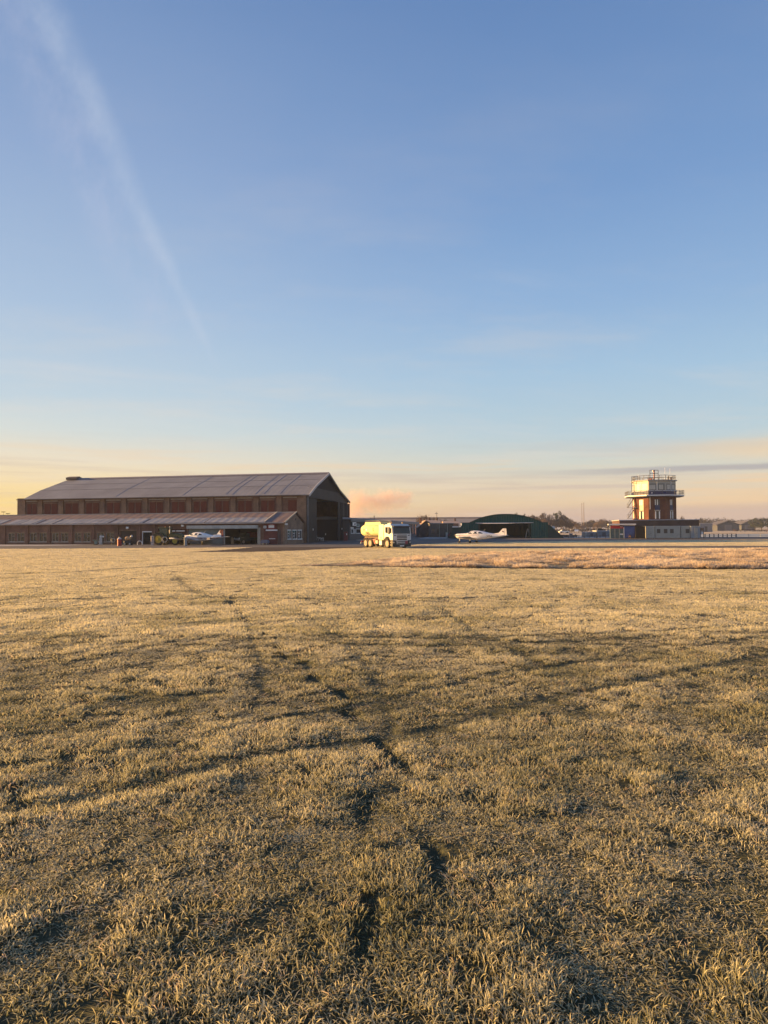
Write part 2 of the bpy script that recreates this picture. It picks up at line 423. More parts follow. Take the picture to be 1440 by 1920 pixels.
gme = bigmesh('ground', gv, gf)
gme.polygons.foreach_set('use_smooth', np.ones(len(gme.polygons), bool))
m, nt, b = nt_new('frosted_turf')
L = nt.links.new
tc = N(nt, 'ShaderNodeTexCoord')
n1_ = N(nt, 'ShaderNodeTexNoise'); n1_.inputs['Scale'].default_value = 0.35; n1_.inputs['Detail'].default_value = 8; L(tc.outputs['Object'], n1_.inputs['Vector'])
n2_ = N(nt, 'ShaderNodeTexNoise'); n2_.inputs['Scale'].default_value = 14; n2_.inputs['Detail'].default_value = 5; L(tc.outputs['Object'], n2_.inputs['Vector'])
sp = N(nt, 'ShaderNodeVectorMath', operation='LENGTH'); L(tc.outputs['Object'], sp.inputs[0])
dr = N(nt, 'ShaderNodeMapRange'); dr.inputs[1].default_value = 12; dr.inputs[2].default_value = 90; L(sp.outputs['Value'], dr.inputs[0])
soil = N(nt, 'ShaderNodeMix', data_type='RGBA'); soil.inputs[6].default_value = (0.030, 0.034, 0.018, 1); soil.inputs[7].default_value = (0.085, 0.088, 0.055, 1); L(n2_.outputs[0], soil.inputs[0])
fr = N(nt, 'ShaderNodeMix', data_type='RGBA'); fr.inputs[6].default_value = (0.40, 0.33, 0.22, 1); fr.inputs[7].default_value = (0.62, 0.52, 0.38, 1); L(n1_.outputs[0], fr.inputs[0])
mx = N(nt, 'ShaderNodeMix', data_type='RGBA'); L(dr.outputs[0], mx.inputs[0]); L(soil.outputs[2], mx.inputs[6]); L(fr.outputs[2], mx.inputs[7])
L(mx.outputs[2], b.inputs['Base Color']); b.inputs['Roughness'].default_value = 0.95; b.inputs['Specular IOR Level'].default_value = 0.1
bp = N(nt, 'ShaderNodeBump'); bp.inputs['Strength'].default_value = 1.0; bp.inputs['Distance'].default_value = 0.25
n3_ = N(nt, 'ShaderNodeTexNoise'); n3_.inputs['Scale'].default_value = 2.2; n3_.inputs['Detail'].default_value = 6; L(tc.outputs['Object'], n3_.inputs['Vector'])
L(n3_.outputs[0], bp.inputs['Height']); L(bp.outputs[0], b.inputs['Normal'])
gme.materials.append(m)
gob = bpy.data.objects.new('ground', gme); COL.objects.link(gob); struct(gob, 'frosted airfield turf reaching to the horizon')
# paved sheets
APRON = pline([(-700, 1032.5), (0, 1029.5), (200, 1028.5), (400, 1027), (475, 1026.5), (560, 1026.8), (640, 1026.8), (690, 1025.5), (770, 1023.8), (784, 1021), (850, 1018), (960, 1016), (1100, 1013.8), (1440, 1012), (2300, 1009)]) + [(260, 152), (36, 150.5), (16, 153), (14, 215), (8, 215), (-4, 128), (-6, 140), (-40, 140), (-130, 150)]
TONGUE = pline([(475, 1026.3), (408, 1032), (345, 1035.5), (480, 1035), (565, 1032.3), (640, 1028.6), (700, 1026.8), (690, 1025.2), (560, 1026.0)])
TAXI = pline([(760, 1024.6), (790, 1022.8), (870, 1024.4), (1100, 1024.2), (1440, 1023.4), (2600, 1021), (2600, 1026), (1440, 1027.4), (1100, 1028.2), (870, 1028.4), (770, 1028.6)])
FARROAD = [(30, 150.5), (26, 168), (300, 190), (300, 152)]
def sheet(name, poly, z, m, label):
    tri = tessellate_polygon([[Vector((p[0], p[1], 0)) for p in poly]])
    me = bpy.data.meshes.new(name); me.from_pydata([(p[0], p[1], z) for p in poly], [], [tuple(t) for t in tri])
    me.materials.append(m); me.update()
    import bmesh
    bm = bmesh.new(); bm.from_mesh(me); bmesh.ops.recalc_face_normals(bm, faces=bm.faces)
    for f in bm.faces:
        if f.normal.z < 0: f.normal_flip()
    bm.to_mesh(me); bm.free()
    o = bpy.data.objects.new(name, me); COL.objects.link(o); return struct(o, label)
tar = mat('tarmac', (0.085, 0.08, 0.075), 0.9, 0, 0.4, 0.16, (0.13, 0.125, 0.125), spec=0.15, bump=0.3)
tarf = mat('tarmac_rimed', (0.15, 0.13, 0.115), 0.95, 0, 0.3, 0.2, (0.10, 0.09, 0.08), spec=0.15)
tarb = mat('tarmac_brown', (0.075, 0.058, 0.048), 0.9, 0, 0.3, 0.5, spec=0.1)
sheet('apron', APRON, 0.004, tar, 'dark tarmac apron in front of the hangars')
sheet('side_apron', TONGUE, 0.008, tarb, 'bare brown wedge of tarmac running out into the grass')
sheet('taxiway', TAXI, 0.008, tarf, 'narrow grey taxiway behind the rough grass')
FROST = pline([(-400, 1025.4), (0, 1024.0), (100, 1023.2), (175, 1021.5), (178, 1017.5), (60, 1018.6), (0, 1019.4), (-400, 1022)])
sheet('rimed_hardstanding', FROST, 0.009, mat('rime', (0.42, 0.42, 0.42), 0.9, 0, 0.3, 0.4, spec=0.1), 'frosted pale strip of hardstanding in front of the annexe')
FR2 = pline([(784, 1009.6), (812, 1006.2), (843, 1006.2), (836, 1009.4)])
sheet('rimed_patch', FR2, 0.009, MATS['rime'], 'frosted pale patch of tarmac left of the green hangar')
# ------------------------------------------------------------------ grass blades, scattered as one mass
def tuft(name, nb, rad, h0, w0, lean, seed, m, mid=True, t0=0.0):
    r = random.Random(seed); v = []; f = []; tip = []; rn = []
    for k in range(nb):
        a = r.uniform(0, 2 * math.pi); q = rad * math.sqrt(r.random()); bx, by = q * math.cos(a), q * math.sin(a)
        la = r.uniform(0, 2 * math.pi) ; h = h0 * r.uniform(0.45, 1.1); w = w0 * r.uniform(0.6, 1.2)
        ln = lean * r.uniform(0.1, 1.3); fa = r.uniform(0, 2 * math.pi); wx, wy = math.cos(fa) * w / 2, math.sin(fa) * w / 2
        rnd = r.random(); n0 = len(v); lv = (0, 0.4, 0.75) if mid else (0, 0.55)
        for t in lv:
            ww = 1 - 0.45 * t; ox = math.cos(la) * ln * h * t * t; oy = math.sin(la) * ln * h * t * t; z = h * (t - 0.28 * ln * t * t)
            v += [(bx + ox - wx * ww, by + oy - wy * ww, z), (bx + ox + wx * ww, by + oy + wy * ww, z)]; tip += [t0 + (1 - t0) * t] * 2; rn += [rnd, rnd]
        v.append((bx + math.cos(la) * ln * h, by + math.sin(la) * ln * h, h * (1 - 0.38 * ln))); tip.append(1); rn.append(rnd)
        for i in range(len(lv) - 1): f.append((n0 + 2 * i, n0 + 2 * i + 1, n0 + 2 * i + 3, n0 + 2 * i + 2))
        e = n0 + 2 * (len(lv) - 1); f.append((e, e + 1, e + 2))
    me = bpy.data.meshes.new(name); me.from_pydata(v, [], f); me.materials.append(m)
    at = me.attributes.new('tipf', 'FLOAT', 'POINT'); at.data.foreach_set('value', tip)
    at = me.attributes.new('rnd', 'FLOAT', 'POINT'); at.data.foreach_set('value', rn)
    return bpy.data.objects.new(name, me)
def blade_mat(name, root, green, frostc, straw):
    m, nt, b = nt_new(name); L = nt.links.new
    at = N(nt, 'ShaderNodeAttribute', attribute_name='tipf'); ar = N(nt, 'ShaderNodeAttribute', attribute_name='rnd')
    ai = N(nt, 'ShaderNodeAttribute', attribute_name='frost'); ai.attribute_type = 'INSTANCER'
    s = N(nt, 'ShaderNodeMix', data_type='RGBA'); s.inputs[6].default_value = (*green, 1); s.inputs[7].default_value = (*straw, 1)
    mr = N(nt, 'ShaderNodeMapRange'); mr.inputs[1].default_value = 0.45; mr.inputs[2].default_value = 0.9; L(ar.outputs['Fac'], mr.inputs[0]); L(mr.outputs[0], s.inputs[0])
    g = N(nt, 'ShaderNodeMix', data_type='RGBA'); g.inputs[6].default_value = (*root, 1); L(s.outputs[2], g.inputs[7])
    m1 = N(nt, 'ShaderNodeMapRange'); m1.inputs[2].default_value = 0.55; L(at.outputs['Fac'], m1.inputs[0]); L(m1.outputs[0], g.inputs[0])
    fx = N(nt, 'ShaderNodeMix', data_type='RGBA'); L(g.outputs[2], fx.inputs[6]); fx.inputs[7].default_value = (*frostc, 1)
    m2 = N(nt, 'ShaderNodeMapRange'); m2.inputs[1].default_value = 0.08; m2.inputs[2].default_value = 0.75; L(at.outputs['Fac'], m2.inputs[0])
    mu = N(nt, 'ShaderNodeMath', operation='MULTIPLY'); L(m2.outputs[0], mu.inputs[0]); L(ai.outputs['Fac'], mu.inputs[1]); L(mu.outputs[0], fx.inputs[0])
    L(fx.outputs[2], b.inputs['Base Color']); b.inputs['Roughness'].default_value = 0.6; b.inputs['Specular IOR Level'].default_value = 0.25
    tr = N(nt, 'ShaderNodeBsdfTranslucent'); L(fx.outputs[2], tr.inputs[0]); ms = N(nt, 'ShaderNodeMixShader'); ms.inputs[0].default_value = 0.45
    L(b.outputs[0], ms.inputs[1]); L(tr.outputs[0], ms.inputs[2]); L(ms.outputs[0], nt.nodes['Material Output'].inputs[0])
    return m
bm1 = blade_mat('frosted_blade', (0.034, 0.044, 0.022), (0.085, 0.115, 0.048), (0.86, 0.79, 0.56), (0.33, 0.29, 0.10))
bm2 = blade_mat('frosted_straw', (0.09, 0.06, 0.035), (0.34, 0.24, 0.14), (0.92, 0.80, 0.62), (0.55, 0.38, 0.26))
def scatter(name, pts, rz, sc, fr, idx, tufts, label):
    me = bpy.data.meshes.new(name); me.vertices.add(len(pts)); me.vertices.foreach_set('co', np.asarray(pts, np.float32).ravel())
    for k, d, ty in (('rz', rz, 'FLOAT'), ('frost', fr, 'FLOAT'), ('idx', idx, 'INT')):
        a = me.attributes.new(k, ty, 'POINT'); a.data.foreach_set('value', np.asarray(d, np.int32 if ty == 'INT' else np.float32))
    a = me.attributes.new('sc', 'FLOAT_VECTOR', 'POINT'); a.data.foreach_set('vector', np.asarray(sc, np.float32).ravel())
    o = bpy.data.objects.new(name, me); COL.objects.link(o)
    cl = bpy.data.collections.new(name + '_tufts')
    for t in tufts: cl.objects.link(t)
    ng = bpy.data.node_groups.new(name, 'GeometryNodeTree')
    ng.interface.new_socket('Geometry', in_out='INPUT', socket_type='NodeSocketGeometry'); ng.interface.new_socket('Geometry', in_out='OUTPUT', socket_type='NodeSocketGeometry')
    gi = ng.nodes.new('NodeGroupInput'); go = ng.nodes.new('NodeGroupOutput')
    ip = ng.nodes.new('GeometryNodeInstanceOnPoints'); ci = ng.nodes.new('GeometryNodeCollectionInfo')
    ci.inputs['Collection'].default_value = cl; ci.inputs['Separate Children'].default_value = True; ci.inputs['Reset Children'].default_value = True
    ip.inputs['Pick Instance'].default_value = True
    def na_(nm, ty):
        q = ng.nodes.new('GeometryNodeInputNamedAttribute'); q.data_type = ty; q.inputs[0].default_value = nm; return q.outputs[0]
    cx = ng.nodes.new('ShaderNodeCombineXYZ'); ng.links.new(na_('rz', 'FLOAT'), cx.inputs[2])
    er = ng.nodes.new('FunctionNodeEulerToRotation'); ng.links.new(cx.outputs[0], er.inputs[0])
    ng.links.new(gi.outputs[0], ip.inputs['Points']); ng.links.new(ci.outputs[0], ip.inputs['Instance'])
    ng.links.new(na_('idx', 'INT'), ip.inputs['Instance Index']); ng.links.new(er.outputs[0], ip.inputs['Rotation']); ng.links.new(na_('sc', 'FLOAT_VECTOR'), ip.inputs['Scale'])
    ng.links.new(ip.outputs[0], go.inputs[0])
    md = o.modifiers.new('scatter', 'NODES'); md.node_group = ng
    return struct(o, label, 'stuff')
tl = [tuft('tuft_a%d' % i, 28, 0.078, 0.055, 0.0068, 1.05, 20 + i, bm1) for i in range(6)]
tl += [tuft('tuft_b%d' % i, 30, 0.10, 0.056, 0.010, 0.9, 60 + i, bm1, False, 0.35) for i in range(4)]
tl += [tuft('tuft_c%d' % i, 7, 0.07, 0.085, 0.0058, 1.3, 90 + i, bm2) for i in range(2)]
ROUGH = pline([(560, 1060.2), (585, 1060.5), (760, 1063), (1000, 1065), (1440, 1067), (2300, 1072), (2300, 1026), (1440, 1031), (1100, 1033.5), (900, 1037.5), (760, 1046), (640, 1056), (585, 1058.5)])
ys = np.linspace(1.3, 116, 3000)
dens = np.where(ys < 5, 250.0, 250.0 * (5 / np.maximum(ys, 5)) ** 1.25); wdt = 1.26 * ys + 5
cdf = np.cumsum(dens * wdt) * (ys[1] - ys[0]); NT = int(cdf[-1])
py_ = np.interp(rng.random(NT) * cdf[-1], cdf, ys); px_ = (rng.random(NT) - 0.5) * (1.26 * py_ + 5)
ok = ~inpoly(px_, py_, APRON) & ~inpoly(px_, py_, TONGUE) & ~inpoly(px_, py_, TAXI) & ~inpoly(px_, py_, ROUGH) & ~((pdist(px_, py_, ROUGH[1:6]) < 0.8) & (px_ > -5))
px_, py_ = px_[ok], py_[ok]; NT = len(px_)
cr_ = crush(px_, py_); ru = rutf(px_, py_)
base = np.interp(py_, [0, 5, 20, 90], [1, 1, 2.0, 5.0]) * rng.uniform(0.8, 1.25, NT)
clump = fbm(px_ * 1.9, py_ * 1.9, 77); big = fbm(px_ * 0.5, py_ * 1.0, 5, 2); str_ = fbm(px_ * 0.06, py_ * 0.5, 15, 3)
hh = np.interp(py_, [0, 40], [0.38, 0.75]) + np.interp(py_, [0, 30], [1.15, 0.50]) * np.clip((clump - 0.3) / 0.45, 0, 1) + 0.18 * (big - 0.5) + 0.5 * (str_ - 0.5) * np.clip(py_ / 25, 0, 1)
bare = np.clip((fbm(px_ * 0.9 + 7, py_ * 0.9, 303, 4) - 0.80) / 0.05, 0, 1) * (py_ < 30)
ridge = np.clip(1 - pdist(px_, py_, pline([(-60, 1800), (60, 1735), (150, 1690), (270, 1655)])) / 0.13, 0, 1)
bare = bare * (1 - ridge); hh = hh * (1 - 0.5 * bare) + 0.5 * ridge
hh = np.clip(hh, 0.3, 1.6) * (1 - 0.72 * cr_) * (1 - 0.50 * ru) * np.interp(py_, [0, 10, 50], [1.0, 1.0, 0.85])
hh *= np.interp(np.abs(pdist(px_, py_, [(-30, 4), (30, 7)])), [0, 1], [1, 1])
zz = hgt(px_, py_) - 0.045 * cr_ - 0.010 * ru - 0.004
frv = np.clip(0.30 + 0.9 * fbm(px_ * 0.8, py_ * 0.8, 31) + 0.15 * rng.standard_normal(NT), 0.12, 1) * np.interp(py_, [2, 12, 40], [0.82, 1.08, 1.5]) * (1 - 0.78 * cr_) * (1 - 0.38 * ru) * (1 - 0.6 * bare) + 0.35 * ridge
ix = np.where(py_ < 14, rng.integers(0, 6, NT), rng.integers(6, 10, NT))
ix = np.where((py_ < 22) & (rng.random(NT) < 0.05), rng.integers(10, 12, NT), ix)
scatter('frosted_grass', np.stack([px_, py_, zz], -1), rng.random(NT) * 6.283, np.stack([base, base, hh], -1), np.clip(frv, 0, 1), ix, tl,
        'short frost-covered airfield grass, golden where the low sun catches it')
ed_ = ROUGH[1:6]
sheet('tussock_shade_strip', [(x, y) for x, y in ed_] + [(x, y - 0.75) for x, y in ed_[::-1]], 0.012, mat('shade_strip_dark', (0.045, 0.035, 0.025), 0.95, 0, 0.4, 2, spec=0.05), 'thin dark strip painted as tussock shade along the near edge of the rough grass')  # flat dark sheet stands in for the shaded face of the tussocks
# taller rough grass strip
tl2 = [tuft('tussock_%d' % i, 80, 0.30, 0.42, 0.026, 1.1, 120 + i, bm2, True) for i in range(5)]
NR = 11000
qx = rng.uniform(-10, 60, NR * 3); qy = rng.uniform(34, 78, NR * 3)
k_ = inpoly(qx, qy, ROUGH) & (np.abs(qx) < 0.66 * qy + 3); qx, qy = qx[k_][:NR], qy[k_][:NR]
kk = fbm(qx * 0.9, qy * 0.6, 51) > 0.44; qx, qy = qx[kk], qy[kk]
edge = pdist(qx, qy, ROUGH[1:5])
rh = np.clip(2.4 * (fbm(qx * 0.9, qy * 0.6, 51) - 0.30), 0.15, 1.5) * rng.uniform(0.7, 1.2, len(qx)) * np.interp(edge, [0, 1, 6], [1.0, 1.0, 0.75]) * np.interp(qx, [-4, 3], [0.35, 1.0])
rb = rng.uniform(0.7, 1.3, len(qx))
scatter('rough_grass', np.stack([qx, qy, np.zeros(len(qx)) - 0.01], -1), rng.random(len(qx)) * 6.283, np.stack([rb, rb, rh], -1),
        np.clip(0.35 + 0.7 * fbm(qx * 0.3, qy * 0.3, 61), 0, 1), rng.integers(0, 5, len(qx)), tl2, 'uncut rough strip of pale frosted tussocks crossing the airfield')
# ------------------------------------------------------------------ shared materials
WHITE = mat('white_paint', (0.78, 0.78, 0.77), 0.45, 0, 0.08, 2.0)
CREAM = mat('cream_paint', (0.70, 0.68, 0.60), 0.6, 0, 0.12, 1.5)
BLACK = mat('black_rubber', (0.02, 0.02, 0.02), 0.8, 0, 0.2, 6)
DARK = mat('dark_metal', (0.045, 0.045, 0.05), 0.5, 0.3, 0.2, 4)
STEEL = mat('galvanised_steel', (0.42, 0.43, 0.44), 0.45, 0.6, 0.2, 5)
GREYP = mat('grey_paint', (0.30, 0.31, 0.31), 0.6, 0, 0.15, 2)
REDP = mat('red_paint', (0.36, 0.02, 0.02), 0.5, 0, 0.25, 3)
GL = glass()
BRK = brick('brown_brick', (0.20, 0.088, 0.056), (0.15, 0.064, 0.043), (0.30, 0.25, 0.20))
BRKP = brick('pale_brown_brick', (0.27, 0.155, 0.092), (0.21, 0.118, 0.075), (0.32, 0.27, 0.21))
STONE = mat('concrete', (0.46, 0.42, 0.36), 0.85, 0, 0.25, 3)
SHUT = ribbed('oxide_red_boards', (0.165, 0.046, 0.031), 0, 0.22, 0.3, 0.7, (0.125, 0.037, 0.027))
BLK = ribbed('black_boards', (0.014, 0.015, 0.018), 3, 0.28, 0.4, 0.8, (0.022, 0.023, 0.027), nscale=0.5)
# ------------------------------------------------------------------ the big brick hangar
HA = 12.5
C0 = Vector((-11.7, 109.0, 0)); U = Vector((-math.cos(R(HA)), math.sin(R(HA)), 0)); V = Vector((math.sin(R(9.0)), math.cos(R(9.0)), 0))
sk = -math.sin(R(HA - 9.0)); ck = math.cos(R(HA - 9.0))
HT = lambda a, b, z: (-a + b * sk, b * ck, z)                 # a along the wall to the left, b into the building
def AF(px, b=0.0):
    p0 = C0 + V * b; return LT(px, p0, U)
def ZF(px, py, b=0.0):
    t = AF(px, b); y = (C0 + V * b + U * t).y; return P(px, py, y).z
LEN = AF(35); RL = AF(47)
def hmb(): return MB(HT)
h = thing('brick_hangar', 'long brown brick hangar with grey pitched roof and open black doorway', 'hangar', C0, -R(HA))
WT = 7.45
w = hmb(); w.box(1.2, LEN, 0.0, 0.35, 0, WT); w.box(RL - 0.5, RL - .1, 0.35, 29, 0, WT); w.box(1.2, RL - .1, 28.6, 29, 0, WT)
w.prism([(0.0, WT), (29, WT), (20.6, 9.1), (12.6, 11.45), (4, 9.0)], 'x', RL - 0.5, RL - .1)
w.build('wall', BRK, h)
pxp = [76, 115, 154, 193, 233, 273, 314, 355, 396, 438, 481, 524]
for q in [41] + pxp + [566]:
    a = AF(q); wd = 0.75 if q in (41, 566) else 0.42
    m_ = hmb(); m_.box(a - wd, a + wd, -0.22, -0.002, 0, WT + (0.12 if q == 41 else -0.02)); m_.build('pier', BRKP, h)
m_ = hmb(); m_.box(1.2, LEN, -0.10, 0.0, WT - 0.35, WT - 0.1); m_.build('string_course', BRKP, h)
edges = [41] + pxp + [566]
ztop = ZF(500, 938.5); zbot = 4.15; zled = ZF(500, 933)
for i in range(13):
    a1, a0 = AF(edges[i]) - 0.55, AF(edges[i + 1]) + 0.55
    if i == 0: a1 -= 0.3
    m_ = hmb(); m_.box(a0 + 0.05, a1 - 0.05, -0.13, -0.003, zled - 0.09, zled + 0.05); m_.build('ledge', STONE, h)
    mid = (a0 + a1) / 2
    if i == 12:
        m_ = hmb(); m_.box(a0 + 0.25, a0 + 1.65, -0.06, -0.004, zbot, ztop); m_.build('shutter', SHUT, h); continue
    for s0, s1 in ((a0 + 0.25, mid - 0.12), (mid + 0.12, a1 - 0.25)):
        m_ = hmb(); m_.box(s0, s1, -0.06, -0.004, zbot, ztop); m_.build('shutter', SHUT, h)
    m_ = hmb(); m_.box(a0 + 0.15, a1 - 0.15, -0.09, -0.005, ztop + 0.01, ztop + 0.17); m_.build('lintel', BRKP, h)
# roof: gambrel profile, thin sheets
prof = [(-0.55, 7.42), (3.9, 9.10), (12.4, 11.64), (20.8, 9.22), (29.7, 7.38)]
def slope(b): return float(np.interp(b, [p[0] for p in prof], [p[1] for p in prof]))
roofm = ribbed('roof_sheeting', (0.20, 0.20, 0.21), 0, 0.9, 0.03, 0.6, (0.145, 0.14, 0.145), nscale=0.22, frost=0.10)
r_ = hmb(); th = 0.14
outline = prof + [(b, z - th) for b, z in prof[::-1]]
r_.prism(outline, 'x', -0.35, RL); rf = r_.build('roof', roofm, h)
for (b0, b1, nm) in ((3.95, 3.99, 'lap_seam'), (8.0, 8.05, 'lap_seam')):
    m_ = hmb(); m_.add([(0, b0, slope(b0) + .015), (RL, b0, slope(b0) + .015), (RL, b0 + .16, slope(b0 + .16) + .03), (0, b0 + .16, slope(b0 + .16) + .03), (0, b0, slope(b0) + .05), (RL, b0, slope(b0) + .05)], [(0, 1, 5, 4), (4, 5, 2, 3)])
    m_.build(nm, mat('pale_flashing', (0.22, 0.22, 0.23), 0.6, 0, 0.3, 0.6), rf)
for aa, wv_ in ((4.5, .12), (7.2, .3), (8.6, .12), (12.5, .35), (13.6, .12), (21, .2), (33, .2)):
    m_ = hmb(); m_.add([(aa + b * 0.0, b, slope(b) + .03) for b in (0, 3.9, 12.2)] + [(aa + wv_, b, slope(b) + .03) for b in (12.2, 3.9, 0)] + [(aa, b, slope(b) - .02) for b in (0, 3.9, 12.2)] + [(aa + wv_, b, slope(b) - .02) for b in (12.2, 3.9, 0)],
              [(0, 1, 4, 5), (1, 2, 3, 4), (0, 6, 7, 1), (1, 7, 8, 2), (5, 4, 10, 11), (4, 3, 9, 10)])
    m_.build('replaced_sheet', mat('paler_sheet', (0.24, 0.235, 0.25), 0.6, 0, 0.3, 0.7), rf)
m_ = hmb(); m_.prism([(11.9, 11.60), (12.4, 11.86), (12.9, 11.60), (12.9, 11.5), (11.9, 11.5)], 'x', -0.4, RL + .05); m_.build('ridge_cap', mat('ridge_grey', (0.22, 0.20, 0.21), 0.7), rf)
m_ = hmb(); m_.prism([(11.4, 11.5), (11.4, 11.9), (12.4, 12.15), (13.4, 11.9), (13.4, 11.5)], 'x', RL - 2.2, RL - 0.0); m_.build('ridge_vent', mat('vent_brown', (0.14, 0.10, 0.08), 0.7), rf)
m_ = hmb()
bg_ = [(-0.6, 7.36), (3.9, 9.06), (12.4, 11.60)]
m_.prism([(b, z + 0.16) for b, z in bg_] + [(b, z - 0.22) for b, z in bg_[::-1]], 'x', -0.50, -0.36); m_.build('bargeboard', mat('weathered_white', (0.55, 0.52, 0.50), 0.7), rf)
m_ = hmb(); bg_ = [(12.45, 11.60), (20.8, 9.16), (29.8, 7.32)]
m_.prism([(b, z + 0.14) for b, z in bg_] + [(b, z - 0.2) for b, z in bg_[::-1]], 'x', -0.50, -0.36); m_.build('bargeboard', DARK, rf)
m_ = hmb(); m_.box(0.9, LEN, -0.68, -0.56, 7.26, 7.38); m_.build('gutter', mat('gutter_brown', (0.12, 0.09, 0.07), 0.6), rf)
# gable end: boarded gable, header beam, sliding door leaves either side of the opening
BLT = lambda px: LT(px, C0, V)
hb = 7.05; op0, op1 = BLT(593), BLT(633); bE = BLT(653)
m_ = hmb(); m_.prism([(0.2, 8.7), (28.6, 8.7), (24, 8.7), (20.8, 9.06), (12.4, 11.48), (3.9, 8.95), (3.2, 8.7)], 'x', 0.0, 0.12); m_.build('gable_boarding', BLK, h)
m_ = hmb(); m_.prism([(0.05, hb), (0.05, 7.48), (3.3, 8.72), (24, 8.72), (28.9, 7.5), (28.9, hb)], 'x', -0.18, 0.0); m_.build('door_header', ribbed('slate_sheet', (0.036, 0.039, 0.046), 3, 0.5, 0.3, 0.6), h)
m_ = hmb(); m_.box(-0.10, 0.10, 0.05, op0, 0, hb - 0.02); m_.build('door_leaf', ribbed('slate_boards', (0.022, 0.025, 0.031), 3, 0.4, 0.5, 0.6), h)
for k in range(5):
    b0 = op1 + (bE - op1) * k / 5; b1 = op1 + (bE - op1) * (k + 1) / 5
    m_ = hmb(); m_.box(-0.10 - 0.04 * (k % 2), 0.10, b0 + 0.05, b1, 0, hb - 0.02); m_.build('door_leaf', MATS['black_boards'] if k % 2 else MATS['slate_boards'], h)
m_ = hmb(); m_.box(-0.14, 0.14, -0.06, 0.04, 0, hb + 0.3); m_.build('door_post', mat('post_grey', (0.14, 0.14, 0.15), 0.6), h)
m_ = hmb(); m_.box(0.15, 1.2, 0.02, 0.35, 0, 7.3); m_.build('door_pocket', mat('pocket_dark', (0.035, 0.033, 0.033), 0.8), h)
m_ = hmb(); m_.box(-0.3, 0.2, bE - 0.35, bE + 0.15, 0, hb); m_.build('door_post', brick('dark_red_brick', (0.2, 0.08, 0.06), (0.16, 0.06, 0.05), (0.2, 0.16, 0.14)), h)
# inside: back partitions seen through the doorway
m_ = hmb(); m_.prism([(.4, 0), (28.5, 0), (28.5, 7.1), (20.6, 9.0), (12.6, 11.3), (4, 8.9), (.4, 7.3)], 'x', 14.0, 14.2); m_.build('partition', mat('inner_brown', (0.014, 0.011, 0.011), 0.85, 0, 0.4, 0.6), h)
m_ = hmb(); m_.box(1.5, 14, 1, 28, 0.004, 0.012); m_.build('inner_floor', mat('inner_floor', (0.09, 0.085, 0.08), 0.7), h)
for zz_ in (2.3, 4.4): m_ = hmb(); m_.box(13.85, 13.98, 1, 27, zz_, zz_ + 0.12); m_.build('rail', DARK, h)
for q, z in ((584.5, 991), (608, 1000), (639, 990), (647.5, 991)):
    b = BLT(q); m_ = hmb(); m_.box(-0.26, -0.19, b - 0.1, b + 0.1, P(q, z, 109 + b).z - 0.3, P(q, z, 109 + b).z); m_.build('notice', WHITE, h)

# ------------------------------------------------------------------ brick annexe along the front of the hangar
BF = -10.1
an = thing('brick_annexe', 'low brick range with frosted roof in front of the big brick hangar', 'annexe', C0, -R(HA))
AE = 0.9                                             # a of the gable end
RZ, RB = ZF(551, 960.5, -4.7), -4.7
EZ = ZF(500, 979.5, BF - 0.4)
def awall(a0, a1, z0, z1, y0=BF, y1=BF + 0.3, name='wall', m=BRK, lab=None):
    q = hmb(); q.box(a0, a1, y0, y1, z0, z1); o = q.build(name, m, an)
    if lab: o['label'] = lab
    return o
def A(px): return AF(px, BF)
def Zf(px, py): return ZF(px, py, BF)
AL = 74.0
# front wall as pieces between the openings
opens = []                                            # (px0, px1, py_top, py_bottom, kind)
for p in ((16, 28), (32, 46), (56.5, 69.5), (74, 88), (98, 110), (114.6, 128), (140, 152), (157, 169.6), (182, 195), (199, 214)):
    opens.append((p[0], p[1], 999.6 - 0.004 * p[0], 1015.6, 'window'))
opens += [(226, 256, 995.5, 1019.0, 'roller'), (268, 286, 998, 1019.4, 'door'), (296, 350, 992, 1019.5, 'bay'), (353, 418, 990.5, 1020, 'shutterbay'), (420, 485.5, 990.5, 1020, 'garage'), (503.5, 517.5, 995.5, 1019.6, 'shop')]
hd = EZ + 0.05
cur = AL
for (p0, p1, t, bt, k) in opens:
    a1, a0 = A(p0), A(p1); zt = Zf((p0 + p1) / 2, t); zb = max(0.0, Zf((p0 + p1) / 2, bt)) if k == 'window' else 0.0
    awall(a1, cur, 0, hd)
    awall(a0, a1, zt, hd)
    if zb > 0: awall(a0, a1, 0, zb, name='apron_wall')
    cur = a0
awall(AE, cur, 0, hd)
FRM = mat('faded_frame', (0.34, 0.29, 0.24), 0.7)
